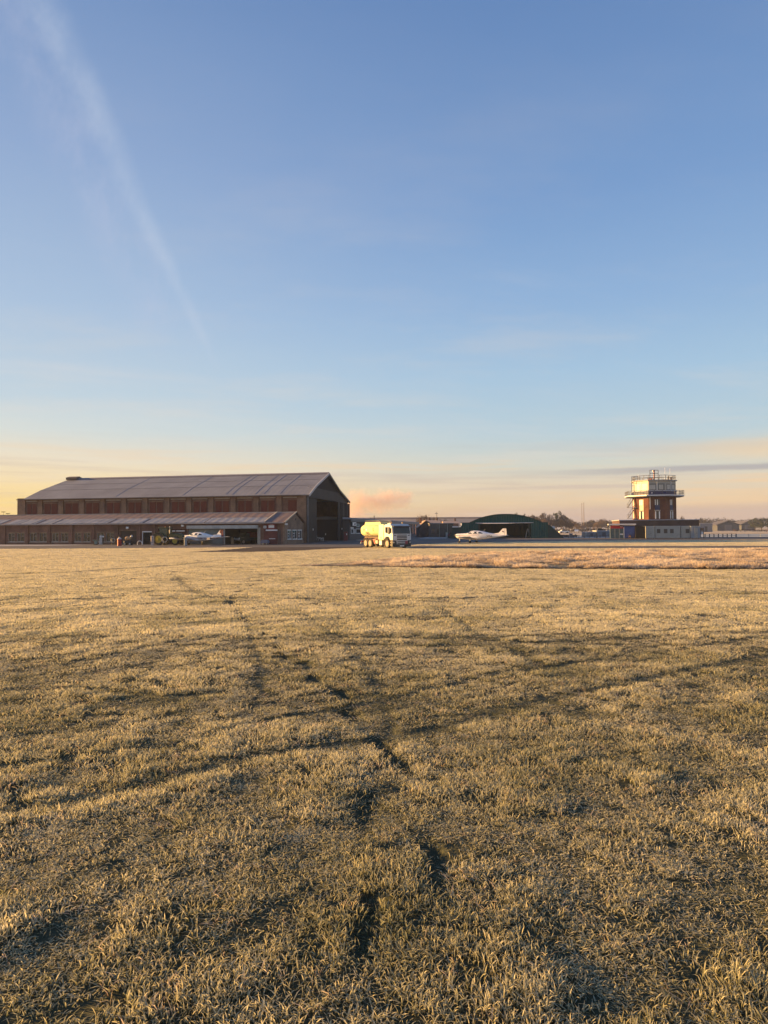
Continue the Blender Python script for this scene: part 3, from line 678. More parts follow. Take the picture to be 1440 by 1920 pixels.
for n_, (p0, p1, t, bt, k) in enumerate(opens):
    a1, a0 = A(p0), A(p1); zt = Zf((p0 + p1) / 2, t); zb = max(0.0, Zf((p0 + p1) / 2, bt)) if k == 'window' else 0.0
    if k == 'window':
        q = hmb(); q.box(a0, a1, BF + 0.12, BF + 0.16, zb, zt)
        f = q.build('window', GL, an)
        q = hmb(); q.box(a0, a0 + .07, BF + .04, BF + .118, zb, zt); q.box(a1 - .07, a1, BF + .04, BF + .118, zb, zt); q.box(a0 + .072, a1 - .072, BF + .04, BF + .118, zt - .07, zt); q.box(a0 + .072, a1 - .072, BF + .04, BF + .118, zb, zb + .07)
        q.box((a0 + a1) / 2 - .03, (a0 + a1) / 2 + .03, BF + .05, BF + .117, zb + .072, zt - .072); q.box(a0 + .072, (a0 + a1) / 2 - .032, BF + .05, BF + .117, zt - .5, zt - .45); q.build('frame', FRM, f)
        if n_ % 2 == 0:
            a2 = A(opens[n_ + 1][1]); q = hmb(); q.box(a2 - 0.15, a1 + 0.15, BF - 0.05, BF - 0.003, zt + 0.02, zt + 0.17); q.build('lintel', BRKP, an)
            q = hmb(); q.box(a2 - 0.1, a1 + 0.1, BF - 0.07, BF - 0.003, zb - 0.1, zb - 0.01); q.build('sill', STONE, an)
    elif k == 'roller':
        q = hmb(); q.box(a0, a1, BF + 0.15, BF + 0.2, 0, zt); q.build('roller_shutter', ribbed('brown_roller', (0.10, 0.075, 0.06), 2, 0.1, 0.5, 0.6), an)
        q = hmb(); q.box(a0 - .2, a1 + .2, BF - 0.06, BF - 0.003, zt, zt + .2); q.build('lintel', BRKP, an)
    elif k == 'door':
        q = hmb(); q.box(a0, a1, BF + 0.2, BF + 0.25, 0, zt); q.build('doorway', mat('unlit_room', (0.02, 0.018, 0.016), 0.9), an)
        q = hmb(); q.box(a1, a1 + .08, BF - 0.04, BF + .1, 0, zt); q.box(a0 - .5, a1 + .08, BF - 0.05, BF - .004, zt + .002, zt + .15); q.build('door_frame', WHITE, an)
    elif k == 'bay':
        q = hmb(); q.box(a0, a1, BF + 0.2, BF + 0.25, 0, zt); q.build('boarded_bay', ribbed('brown_boards', (0.12, 0.06, 0.045), 0, 0.3, 0.5), an)
        for s0, s1 in ((320, 328), (330, 346)):
            zz1 = Zf(335, 994.5); q = hmb(); q.box(A(s1), A(s0), BF + .05, BF + .15, zz1 - .16, zz1); q.build('strip_light', WHITE, an)
    elif k == 'shutterbay':
        q = hmb(); q.box(a0, a1, BF + 0.1, BF + 0.16, 0, zt); q.build('roller_shutter', ribbed('grey_roller', (0.20, 0.225, 0.215), 2, 0.12, 0.4, 0.5), an)
    elif k == 'garage':
        q = hmb(); q.box(a0, a1, BF + 6.0, BF + 6.1, 0, zt + .4); q.box(a0 - .1, a0, BF + .3, BF + 6, 0, zt + .4); q.box(a1, a1 + .1, BF + .3, BF + 6, 0, zt + .4); q.build('garage_interior', mat('garage_wall', (0.11, 0.10, 0.085), 0.9, 0, 0.3, 1), an)
        for ap in (a0 + .1, a1 - .06, A(487.2)):
            q = hmb(); q.box(ap - .09, ap + .09, BF - 0.1, BF + .1, 0, zt + .1); q.build('door_post', mat('pale_post', (0.40, 0.38, 0.34), 0.6), an)
    elif k == 'shop':
        q = hmb(); q.box(a0, a1, BF + 0.12, BF + 0.18, 0.75, zt); f = q.build('window', mat('teal_glass', (0.05, 0.06, 0.055), 0.12), an)
        q = hmb(); q.box(a0, a1, BF + .05, BF + .15, 0, .74); q.build('panel', REDP, f)
        q = hmb(); q.box(a0 - .25, a1 + .35, BF - .22, BF - .002, zt + .01, zt + .2); q.build('canopy', WHITE, an)
        q = hmb(); q.box(a0 + .1, a1 - .1, BF - .1, BF + .04, .76, .84); q.build('sill', WHITE, an)
        q = hmb(); q.box(a0 + .1, a0 + .5, BF + .04, BF + .11, .86, zt - .2); q.build('blind', GREYP, f)
# roller canopy box over the two bays
zc0, zc1 = Zf(418, 991.2), Zf(418, 985)
q = hmb(); q.box(A(485), A(352), BF - 0.45, BF - 0.02, zc0, zc1); q.build('canopy_box', mat('canopy_grey', (0.42, 0.43, 0.41), 0.6, 0, 0.25, 1.2), an)
# red painted panel, door and corner
awall(A(520), A(494.5), 0.0, hd - .1, BF - .06, BF - .004, 'painted_panel', brick('painted_red_brick', (0.19, 0.06, 0.05), (0.15, 0.05, 0.045), (0.17, 0.08, 0.07)))
q = hmb(); q.box(A(527), A(521), BF - .04, BF - .003, 0, 2.1); q.build('door', mat('dark_door', (0.09, 0.05, 0.045), 0.6), an)
# wall piers along the left part
for p in (8, 51, 92, 134, 175, 219, 261, 289):
    q = hmb(); q.box(A(p) - .28, A(p) + .28, BF - .16, BF - .001, 0, hd - .05); q.build('pier', BRK, an)
# gable end wall
q = hmb(); q.prism([(BF + .002, 0), (-0.24, 0), (-0.24, EZ - .1), (RB, RZ - 0.18), (BF + .002, EZ - .05)], 'x', AE - 0.3, AE - 0.001); q.build('gable_wall', brick('speckled_brick', (0.27, 0.17, 0.11), (0.19, 0.105, 0.07), (0.33, 0.29, 0.24)), an)
CA = C0 + U * (AE - 0.3)
def BG(px): return LT(px, CA, V)
def Zg(px, py): b = BG(px); return P(px, py, (CA + V * b).y).z
for (p0, p1) in ((539, 544.8), (548.5, 555.5), (558.2, 565)):
    b0, b1 = BG(p0), BG(p1); z1 = Zg((p0 + p1) / 2, 994.8); z0 = Zg((p0 + p1) / 2, 1010)
    q = hmb(); q.box(AE - .33, AE - .302, b0, b1, z0, z1); f = q.build('window', GL, an)
    q = hmb(); q.box(AE - .37, AE - .302, b0 - .1, b1 + .1, z1 + .001, z1 + .13); q.box(AE - .42, AE - .302, b0 - .12, b1 + .12, z0 - .14, z0 - .001); q.build('surround', WHITE, f)
    q = hmb(); bm_ = (b0 + b1) / 2; q.box(AE - .36, AE - .331, bm_ - .04, bm_ + .04, z0, z1); q.box(AE - .36, AE - .331, b0, b0 + .07, z0, z1); q.box(AE - .36, AE - .331, b1 - .07, b1, z0, z1)
    for k in (0.33, 0.66): q.box(AE - .358, AE - .331, b0 + .072, bm_ - .042, z0 + (z1 - z0) * k - .04, z0 + (z1 - z0) * k + .04)
    q.build('frame', WHITE, f)
q = hmb(); q.box(AE - .36, AE - .302, RB - .12, RB + .12, RZ - 1.2, RZ - .85); q.build('vent', DARK, an)
for p in (530.5, 536):
    q = hmb(); b = BG(p) if p > 533 else BF; q.bevbox(AE - .55, AE - .31, b - .12, b + .12, Zg(536, 984.5), Zg(536, 984.5) + .25, .03); q.build('floodlight', WHITE, an)
# roof
tile = ribbed('clay_pantiles', (0.16, 0.10, 0.085), 0, 1.3, 0.06, 0.75, (0.10, 0.07, 0.065), nscale=0.8, frost=0.10)
q = hmb(); q.prism([(BF - .45, EZ), (RB, RZ), (0.0, EZ + .05), (0.0, EZ - .1), (RB, RZ - .15), (BF - .45, EZ - .12)], 'x', AE - 0.42, AL); ar = q.build('roof', tile, an)
def rp(b): return EZ + (RZ - EZ) * (b - (BF - .45)) / (RB - BF + .45)
rimed = ribbed('rimed_sheets', (0.27, 0.28, 0.30), 0, 1.2, 0.07, 0.5, (0.18, 0.19, 0.21), nscale=0.7)
bm0, bm1_ = BF - .42, BF + 2.3
for (p0, p1) in ((-60, 2), (14, 32), (33, 38), (40, 62), (64, 69), (76, 100), (104, 203), (209, 268), (273, 384), (386, 498)):
    a1, a0 = AF(p0, BF), AF(p1, BF)
    q = hmb(); q.prism([(bm0, rp(bm0) + .005), (bm1_, rp(bm1_) + .005), (bm1_, rp(bm1_) + .05), (bm0, rp(bm0) + .05)], 'x', a0, a1); q.build('roof_sheet', rimed, ar)
q = hmb(); q.box(AE - .4, AL, RB - .2, RB + .2, RZ - .03, RZ + .09); q.build('ridge_cap', mat('rimed_ridge', (0.45, 0.42, 0.40), 0.8, 0, 0.4, 0.5), ar)
q = hmb(); q.box(AE - .3, AL, BF - .56, BF - .46, EZ - .13, EZ - .02); q.build('gutter', mat('pale_gutter', (0.45, 0.42, 0.40), 0.6), ar)
q = hmb(); q.prism([(BF - .5, EZ - .06), (RB, RZ + .0), (RB, RZ + .17), (BF - .5, EZ + .12)], 'x', AE - .52, AE - .425); q.build('bargeboard', mat('cream_board', (0.62, 0.53, 0.38), 0.7), ar)
q = hmb(); q.prism([(RB + .01, RZ + .0), (0.0, EZ - .06), (0, EZ + .02), (RB + .01, RZ + .1)], 'x', AE - .50, AE - .425); q.build('bargeboard', BRK, ar)
q = hmb(); aa = AF(497, BF); q.prism([(bm0, rp(bm0) + .05), (RB, RZ + .03), (RB, RZ + .13), (bm0, rp(bm0) + .15)], 'x', aa - .1, aa + .06); q.build('verge_strip', mat('cream_board', (0, 0, 0)), ar)
# signs
def fsign(px0, px1, py0, py1, m, nm, lab, cat, t=0.05, prouder=0.07):
    a1, a0 = A(px0), A(px1); z1, z0 = Zf(px0, py0), Zf(px0, py1)
    q = hmb(); q.box(a0, a1, BF - prouder - t, BF - prouder, z0, z1)
    o = q.build(nm, m); o.location = C0; o.rotation_euler = (0, 0, -R(HA)); tag(o, lab, cat); return o, (a0 + a1) / 2, (z0 + z1) / 2, z1 - z0
sq, a_, z_, hh_ = fsign(494.6, 499.8, 985.8, 990.4, WHITE, 'square_sign', 'small square white sign on the red wall left of the shop window', 'sign')
q = hmb(); q.box(a_ - .12, a_ + .12, BF - .128, BF - .1205, z_ - .1, z_ + .08); q.build('emblem', GREYP, sq)
sg, a_, z_, hh_ = fsign(502.5, 516, 981.8, 993, mat('sign_maroon', (0.22, 0.02, 0.03), 0.5), 'name_board', 'maroon and white name board above the shop window', 'sign')
q = hmb(); q.box(a_ - .42, a_ + .42, BF - .128, BF - .1205, z_ - .18, z_ + .2); q.build('white_panel', WHITE, sg)
q = hmb(); q.box(a_ - .3, a_ + .25, BF - .128, BF - .1205, z_ + .27, z_ + .34); q.build('lettering_strip', mat('pink_letters', (0.6, 0.4, 0.4), 0.6), sg)
# security lamps on the annexe wall
for i, (px, py, lb) in enumerate(((240.5, 989.5, 'small white floodlight above the brown roller shutter'), (344, 985.5, 'small white floodlight under the eaves left of the grey roller shutter'))):
    q = hmb(); a = A(px); z = Zf(px, py); q.bevbox(a - .2, a + .2, BF - .36, BF - .16, z - .14, z + .14, .03); o = q.build('floodlight', WHITE); o.location = C0; o.rotation_euler = (0, 0, -R(HA)); tag(o, lb, 'floodlight', 'floodlights on the annexe')
    q = hmb(); q.box(a - .05, a + .05, BF - .16, BF - .0, z - .04, z + .04); q.build('bracket', DARK, o)
# ------------------------------------------------------------------ tanker lorry
TH = R(-60)
crn = G(736, 1028.4)
fw = Vector((math.cos(TH), math.sin(TH), 0)); lf = Vector((-math.sin(TH), math.cos(TH), 0))
org = crn - fw * 3.9 + lf * 1.18
T = thing('tanker_lorry', 'white and yellow fuel tanker lorry parked on the grass edge in low sunlight', 'lorry', (org.x, org.y, 0.0), TH)
LW = mat('lorry_white', (0.62, 0.62, 0.60), 0.5, 0, 0.08, 1.5)
TY = mat('tank_yellow', (0.66, 0.62, 0.32), 0.7, 0, 0.10, 1.2, (0.58, 0.52, 0.28), spec=.2)
RUST = mat('chassis_grime', (0.16, 0.10, 0.07), 0.8, 0, 0.4, 4)
m_ = MB()
def sec(x, i, zc=1.93, hy=1.16, hz=0.70, n=24, e=2.9):
    out = []
    for j in range(n):
        a = 2 * math.pi * j / n; c_, s_ = math.cos(a), math.sin(a)
        out.append((x, (hy - i) * math.copysign(abs(c_) ** (2 / e), c_), zc + (hz - i) * math.copysign(abs(s_) ** (2 / e), s_)))
    return out
m_.loft([sec(-3.58, 0.42), sec(-3.5, 0.2), sec(-3.36, 0.06), sec(-3.15, 0), sec(0.70, 0), sec(0.78, 0.05), sec(0.82, 0.2)])
tank = m_.build('tank', TY, T, True)
m_ = MB()
for s in (-1, 1):
    m_.prism([(-3.1, 2.5), (-2.95, 2.86), (0.5, 2.86), (0.75, 2.5)], 'y', s * 0.72 - .03, s * 0.72 + .03)
m_.box(-3.0, -2.94, -.69, .69, 2.55, 2.84); m_.box(0.5, 0.56, -.69, .69, 2.55, 2.84); m_.build('walkway_coaming', TY, tank)
m_ = MB()
for s in (-1, 1): m_.tube([(-2.9, s * .72, 2.84), (-2.9, s * .72, 3.0), (0.3, s * .72, 3.0), (0.4, s * .72, 2.84)], 0.018, 6)
m_.build('hand_rail', STEEL, tank)
for x in (-2.2, -1.0, 0.0):
    m_ = MB(); m_.lathe([(0.28, 2.55), (0.28, 2.78), (0.22, 2.82), (0.0, 2.82)], (x, 0, 0), 'z', 16); m_.build('manhole_lid', STEEL, tank)
for x in (-2.4, -1.2, -0.1):
    m_ = MB(); m_.box(x - .02, x + .02, -1.175, 1.175, 1.30, 1.36); m_.build('band', LW, tank)
DTX = mat('dark_lettering', (0.05, 0.045, 0.04), 0.6)
text('lettering', '1808', 0.44, DTX, tank, (-1.75, -1.175, 1.60), (R(90), 0, 0), 0.006)
m_ = MB(); m_.prism([(-2.62, 1.98), (-2.5, 2.16), (-2.4, 1.98), (-2.5, 1.8)], 'y', -1.185, -1.165); m_.build('hazard_mark', DTX, tank)
m_ = MB(); m_.prism([(-2.02, 2.0), (-1.9, 2.16), (-1.8, 2.0), (-1.84, 1.88), (-1.98, 1.88)], 'y', -1.18, -1.166); m_.build('hazard_mark', STEEL, tank)
m_ = MB(); m_.prism([(-.45, 2.25), (-.35, 2.25), (-.33, 1.98), (-.15, 1.9), (-.15, 1.82), (-.45, 1.84)], 'y', -1.185, -1.168); m_.build('hose_bracket', mat('ochre', (0.5, 0.33, 0.08), 0.6), tank)
m_ = MB(); m_.bevbox(0.88, 2.02, -1.17, 1.17, 0.88, 2.58, .05); cb_ = m_.build('equipment_cabinet', mat('cabinet_cream', (0.76, 0.73, 0.45), 0.4, 0, 0.08, 1.5), T)
m_ = MB(); m_.box(.93, 1.97, -1.19, -1.172, 0.95, 1.85); m_.build('cabinet_door', MATS['cabinet_cream'], cb_)
m_ = MB(); m_.prism([(1.3, 1.12), (1.45, 1.25), (1.6, 1.12), (1.45, 1.0)], 'y', -1.197, -1.191); m_.build('green_mark', mat('green_mark', (0.08, 0.35, 0.06), 0.6), cb_)
# chassis and under-run gear
m_ = MB(); m_.box(-3.5, 3.2, -.45, -.33, .62, .88); m_.box(-3.5, 3.2, .33, .45, .62, .88); m_.box(-3.5, -3.4, -1.0, 1.0, .6, .75); m_.box(-3.1, .7, -.75, .75, .89, 1.24); m_.build('chassis', RUST, T)
m_ = MB(); m_.bevbox(-.15, .55, -1.1, -.55, .45, .85, .03); m_.build('side_box', mat('tan_box', (0.45, 0.38, 0.28), 0.6), T)
m_ = MB(); m_.bevbox(.95, 1.5, -1.12, -.5, .30, .84, .03); m_.build('fuel_tank', mat('alloy', (0.55, 0.50, 0.44), 0.45, 0.3, 0.2, 3), T)
m_ = MB(); m_.prism([(-.55, .95), (.3, 1.0), (.25, .88), (-.1, .80), (.05, .42), (-.1, .42), (-.3, .8)], 'y', -1.16, -1.06); m_.build('hose_arm', REDP, T)
m_ = MB(); m_.box(-.62, -.56, -1.1, -.5, .12, .95); m_.prism([(-.55, .8), (-.2, .45), (.1, .12), (-.5, .12)], 'y', -.9, -.6); m_.build('mud_flap', BLACK, T)
m_ = MB(); m_.box(-3.45, -3.38, -1.1, 1.1, .42, .56); m_.build('rear_bumper', LW, T)
for s in (-1, 1):
    m_ = MB(); m_.bevbox(-3.47, -3.38, s * .85 - .18, s * .85 + .18, .6, .74, .02); m_.build('tail_light', REDP, T)
def wheel(x, y, r_, w, s, par, rimm, name='wheel'):
    m_ = MB(); o_ = y; pr = [(r_ * .62, 0), (r_ * .93, 0), (r_, .05), (r_, w - .05), (r_ * .93, w), (r_ * .62, w)]
    m_.lathe([(a, (b if s > 0 else -b)) for a, b in pr], (x, o_, r_), 'y', 28); ty = m_.build(name, BLACK, par, True)
    m_ = MB(); d = 1 if s > 0 else -1
    m_.lathe([(r_ * .63, d * -.004), (r_ * .58, d * .03), (r_ * .50, d * .08), (r_ * .28, d * .09), (r_ * .25, d * -.01), (r_ * .12, d * -.02), (.001, d * -.02)], (x, o_, r_), 'y', 24); m_.build('rim', rimm, ty, True)
    return ty
RIM = mat('rim_dusty', (0.30, 0.22, 0.16), 0.6, 0, 0.3, 6)
for x in (2.7, -1.1, -2.15):
    for s in (-1, 1): wheel(x, s * 1.16, .50, .30, -s, T, RIM)
for s in (-1, 1):
    m_ = MB()
    for x in (-1.1, -2.15):
        arc = [(x + .60 * math.cos(R(a)), .5 + .60 * math.sin(R(a))) for a in range(20, 161, 20)]; arc2 = [(x + .56 * math.cos(R(a)), .5 + .56 * math.sin(R(a))) for a in range(160, 19, -20)]
        m_.prism(arc + arc2, 'y', *sorted((s * 1.17, s * .84)))
    m_.build('mudguard', RUST, T)
# cab
m_ = MB()
cp = [(2.10, 1.02), (2.10, 2.50), (2.35, 2.58), (3.30, 2.58), (3.62, 2.46), (3.72, 2.34), (3.90, 1.50), (3.90, .86), (3.35, .86), (3.28, 1.10), (3.05, 1.22), (2.7, 1.26), (2.35, 1.20), (2.2, 1.02)]
def insetpoly(y, k):
    cx = 3.0; cz = 1.7
    return [(cx + (x - cx) * k, y, cz + (z - cz) * k) for x, z in cp]
ks = [(-1.16, .965), (-1.12, .992), (-1.0, 1.0), (1.0, 1.0), (1.12, .992), (1.16, .965)]
rings = [insetpoly(y, k) for y, k in ks]
n_ = len(cp); vs = [p for r__ in rings for p in r__]
fs = [(i * n_ + j, i * n_ + (j + 1) % n_, (i + 1) * n_ + (j + 1) % n_, (i + 1) * n_ + j) for i in range(5) for j in range(n_)]
tri = tessellate_polygon([[Vector((p[0], p[1], 0)) for p in cp]])
fs += [tuple(t) for t in tri] + [tuple(t_ + 5 * n_ for t_ in t) for t in tri]
m_.add(vs, fs); cabo = m_.build('cab', LW, T, True)
def fx(z): return 3.72 + (2.34 - z) * (0.18 / 0.84) if z > 1.5 else 3.90
m_ = MB(); m_.add([(fx(1.56) + .012, -1.05, 1.56), (fx(1.56) + .012, 1.05, 1.56), (fx(2.30) + .012, 1.02, 2.30), (fx(2.30) + .012, -1.02, 2.30), (fx(1.56) - .03, -1.05, 1.56), (fx(1.56) - .03, 1.05, 1.56), (fx(2.30) - .03, 1.02, 2.30), (fx(2.30) - .03, -1.02, 2.30)], [(0, 1, 2, 3), (0, 4, 5, 1), (3, 2, 6, 7)])
ws = m_.build('windscreen', mat('windscreen_glass', (0.035, 0.045, 0.042), 0.1), cabo)
m_ = MB(); m_.prism([(3.60, 2.44), (3.92, 2.40), (3.93, 2.28), (3.74, 2.30)], 'y', -1.06, 1.06); m_.build('sun_visor', mat('visor_dark', (0.035, 0.03, 0.05), 0.3), cabo)
m_ = MB(); m_.prism([(2.35, 1.68), (2.35, 2.28), (3.35, 2.28), (3.58, 1.66), (3.2, 1.50), (2.8, 1.6)], 'y', -1.172, -1.158); m_.build('side_window', GL, cabo)
m_ = MB(); m_.prism([(2.35, 1.68), (2.35, 2.28), (3.35, 2.28), (3.58, 1.66), (3.2, 1.50), (2.8, 1.6)], 'y', 1.158, 1.172); m_.build('side_window', GL, cabo)
m_ = MB(); m_.box(2.95, 3.02, -1.19, -1.174, 1.62, 2.24); m_.build('window_pillar', LW, cabo)
m_ = MB()
m_.box(3.901, 3.93, -.62, .62, 1.40, 1.46)
for z in (1.28, 1.12, .95): m_.box(3.901, 3.915, -.62, .62, z - .05, z + .05)
m_.build('grille', BLACK, cabo)
m_ = MB()
for z in (1.22, 1.055): m_.box(3.916, 3.945, -.62, .62, z - .02, z + .015)
m_.build('grille_bar', WHITE, cabo)
m_ = MB(); m_.prism([(-.62, .46), (-.70, .84), (.72, .84), (.66, .46)], 'x', 3.70, 3.93); bp_ = m_.build('bumper', LW, T)
m_ = MB(); m_.bevbox(3.5, 3.925, -.852, .852, .16, .455, .03); m_.build('lower_bumper', mat('dark_bumper', (0.03, 0.032, 0.032), 0.6), T)
for s in (-1, 1):
    m_ = MB(); m_.bevbox(3.45, 3.90, *sorted((s * .74, s * 1.15)), .18, .84, .04); m_.build('bumper_corner', mat('dark_bumper', (0.03, 0.032, 0.032), 0.6), T)
    m_ = MB(); m_.bevbox(3.88, 3.93, *sorted((s * .92, s * 1.12)), .56, .72, .015); m_.build('headlight', STEEL, T)
    m_ = MB(); m_.prism([(s * .70, 1.38), (s * .98, 1.46), (s * .98, 1.36), (s * .8, 1.33)], 'x', 3.895, 3.915); m_.build('marker_lamp', BLACK, cabo)
    m_ = MB(); m_.tube([(3.5, s * 1.15, 2.2), (3.75, s * 1.32, 2.2), (3.75, s * 1.32, 1.7), (3.55, s * 1.17, 1.65)], .02, 6); m_.bevbox(3.70, 3.80, *sorted((s * 1.22, s * 1.42)), 1.65, 2.15, .03); m_.build('wing_mirror', DARK, cabo)
m_ = MB(); m_.box(3.931, 3.937, -.6, .6, .68, .76); m_.box(3.931, 3.937, -.6, .6, .5, .6); m_.build('lower_grille', BLACK, bp_)
m_ = MB(); m_.box(3.938, 3.95, -.28, .24, .21, .32); m_.build('number_plate', WHITE, bp_)
m_ = MB(); m_.box(3.938, 3.95, .38, .70, .46, .80); m_.build('red_hazard_plate', mat('plate_red', (0.33, 0.06, 0.08), 0.6), bp_)
m_ = MB(); m_.box(2.4, 3.0, -.9, .9, 2.60, 2.66); m_.tube([(2.6, -.8, 2.66), (2.6, -.8, 2.80), (2.6, .8, 2.80), (2.6, .8, 2.66)], .025, 6); m_.build('roof_rack', STEEL, cabo)
for y in (-.7, .7):
    m_ = MB(); m_.lathe([(.07, 0), (.07, .12), (.03, .16), (0.001, .16)], (2.9, y, 2.66), 'z', 12); m_.build('beacon', mat('amber', (0.5, 0.2, 0.03), 0.3), cabo)
m_ = MB(); m_.box(2.25, 2.75, -1.19, -.9, .45, .55) if False else m_.box(3.3, 3.6, -1.1, -.8, .30, .42); m_.box(3.3, 3.6, -1.1, -.8, .58, .70); m_.build('cab_step', RIM, T)

# ------------------------------------------------------------------ light aircraft
ST = [(2.50, .10, 1.02, 1.22), (2.44, .30, .82, 1.30), (2.25, .42, .66, 1.34), (1.6, .50, .56, 1.38), (1.05, .55, .52, 1.40), (.75, .56, .51, 1.56), (.35, .57, .50, 1.72), (-.1, .57, .50, 1.78), (-.8, .56, .52, 1.76), (-1.5, .48, .57, 1.64), (-2.2, .36, .66, 1.46), (-3.2, .22, .80, 1.28), (-4.2, .10, .95, 1.16), (-4.45, .04, 1.02, 1.12)]
def fus(x):
    xs = [s[0] for s in ST][::-1]; return [float(np.interp(x, xs, [s[i] for s in ST][::-1])) for i in (1, 2, 3)]
def ring_(x, n=24, g=0.0, e=2.5):
    hw, zb, zt = fus(x); zc, hz = (zb + zt) / 2, (zt - zb) / 2
    return [(x, (hw + g) * math.copysign(abs(math.cos(2 * math.pi * j / n)) ** (2 / e), math.cos(2 * math.pi * j / n)), zc + (hz + g) * math.copysign(abs(math.sin(2 * math.pi * j / n)) ** (2 / e), math.sin(2 * math.pi * j / n))) for j in range(n)]
def sidey(x, z, e=2.5):
    hw, zb, zt = fus(x); zc, hz = (zb + zt) / 2, (zt - zb) / 2; t = min(.999, abs((z - zc) / hz)); return hw * (1 - t ** e) ** (1 / e)
def side_patch(name, outline, s, m, par, g=0.012, lab=None):
    """closed outline in (x,z) laid on the fuselage flank"""
    k = len(outline); cx = sum(p[0] for p in outline) / k; cz = sum(p[1] for p in outline) / k
    vs = [(x, s * (sidey(x, z) + g), z) for x, z in outline] + [(cx, s * (sidey(cx, cz) + g), cz)] + [(x, s * (sidey(x, z) - .03), z) for x, z in outline]
    fs = [(i, (i + 1) % k, k) for i in range(k)] + [(i, (i + 1) % k, (i + 1) % k + k + 1, i + k + 1) for i in range(k)]
    q = MB(); q.add(vs, fs); o = q.build(name, m, par)
    if lab: o['label'] = lab
    return o
def strip(name, xs, z0f, z1f, s, m, par, g=0.008):
    q = MB(); vs = []; fs = []
    for x in xs:
        for z in (z0f(x), (z0f(x) + z1f(x)) / 2, z1f(x)): vs.append((x, s * (sidey(x, z) + g), z))
    for i in range(len(xs) - 1):
        for j in range(2): a = i * 3 + j; fs.append((a, a + 3, a + 4, a + 1))
    q.add(vs, fs); return q.build(name, m, par)
def aircraft(label, loc, rz, stripe_m, reg, low_paint, rud_m, reg_m):
    t = thing('light_aircraft', label, 'aircraft', loc, rz, 'light aircraft parked outside')
    AW = mat('aircraft_white', (0.76, 0.76, 0.77), 0.3, 0, 0.05, 1)
    q = MB(); xs = [s[0] for s in ST]; xs = sorted(set(xs + [.55, -.45, -1.15, -1.85, -2.7, -3.7, 1.3, 1.95]), reverse=True)
    q.loft([ring_(x) for x in xs]); fu = q.build('fuselage', AW, t, True)
    q = MB(); q.lathe([(.001, .20), (.07, .14), (.11, .05), (.12, 0)], (2.5, 0, 1.12), 'x', 16); q.build('spinner', WHITE, fu, True)
    q = MB()
    for s in (-1, 1): q.add([(2.56, s * .05, 1.16), (2.60, s * .05, 1.08), (2.57, s * .5, 1.07), (2.555, s * .9, 1.09), (2.545, s * .9, 1.14), (2.545, s * .5, 1.18), (2.52, s * .05, 1.16), (2.55, s * .05, 1.08), (2.54, s * .5, 1.07), (2.54, s * .9, 1.09), (2.53, s * .9, 1.14), (2.52, s * .5, 1.18)],
                              [(0, 1, 2, 5), (5, 2, 3, 4), (6, 7, 8, 11), (11, 8, 9, 10), (0, 1, 7, 6), (1, 2, 8, 7), (2, 3, 9, 8), (3, 4, 10, 9), (4, 5, 11, 10), (5, 0, 6, 11)])
    q.build('propeller', DARK, t)
    # wings: low, slight dihedral, tapered tips
    for s in (-1, 1):
        q = MB(); rings = []
        for y, ch, z, xo in ((.35, 1.75, .60, 1.0), (1.2, 1.60, .66, .86), (4.4, 1.60, .92, .86), (4.85, 1.35, .97, .74), (4.95, .9, .98, .55)):
            rings.append([(xo, s * y, z), (xo - .10, s * y, z + .085), (xo - .5 * ch * .7, s * y, z + .11), (xo - ch, s * y, z + .01), (xo - .5 * ch, s * y, z - .07), (xo - .12, s * y, z - .06)])
        q.loft(rings); q.build('wing', AW, t, True)
        q = MB(); rings = []
        for y, ch, xo in ((.05, .78, -3.75), (1.75, .72, -3.80), (1.92, .5, -3.9)):
            rings.append([(xo, s * y, 1.10), (xo - .1, s * y, 1.14), (xo - ch, s * y, 1.10), (xo - .1, s * y, 1.06)])
        q.loft(rings); q.build('tailplane', AW, t, True)
        q = MB(); q.tube([(.25 - .2, s * 1.5, .62), (.05, s * 1.52, .25)], .045, 8); lg = q.build('landing_gear_leg', AW, t)
        q = MB(); q.lathe([(.001, -.07), (.14, -.07), (.18, -.03), (.18, .03), (.14, .07), (.001, .07)], (.05, s * 1.52, .18), 'y', 20); q.build('tyre', BLACK, lg, True)
        # windows
        side_patch('window', [(.72, 1.40), (.35, 1.64), (.02, 1.68), (.02, 1.33), (.4, 1.33)], s, GL, fu)
        side_patch('window', [(-.06, 1.34), (-.06, 1.66), (-.66, 1.64), (-.70, 1.34)], s, GL, fu)
        side_patch('window', [(-.80, 1.36), (-.80, 1.58), (-1.05, 1.58), (-1.38, 1.42), (-1.38, 1.36)], s, GL, fu)
    # windscreen
    vs = []; fs = []; xs_ = [1.02, .85, .68, .52, .40]; js = list(range(3, 10))
    for x in xs_:
        r__ = ring_(x, 24, .012)
        for j in js: vs.append(r__[j])
    w_ = len(js)
    for i in range(len(xs_) - 1):
        for j in range(w_ - 1): a = i * w_ + j; fs.append((a, a + 1, a + w_ + 1, a + w_))
    q = MB(); q.add(vs, fs); q.build('windscreen', GL, fu, True)
    # fin and rudder
    q = MB(); fin = [(-2.7, 1.34), (-3.5, 1.46), (-4.05, 2.06), (-4.25, 2.08), (-4.22, 1.1), (-3.2, 1.1)]
    q.prism(fin, 'y', -.045, .045); fo = q.build('fin', AW, t)
    q = MB(); q.prism([(-4.26, 2.08), (-4.52, 2.08), (-4.60, 1.15), (-4.26, 1.06)], 'y', -.035, .035); q.build('rudder', rud_m, fo)
    q = MB(); q.tube([(.0 + 1.95, 0, .7), (2.02, 0, .3)], .04, 8); lg = q.build('landing_gear_leg', AW, t)
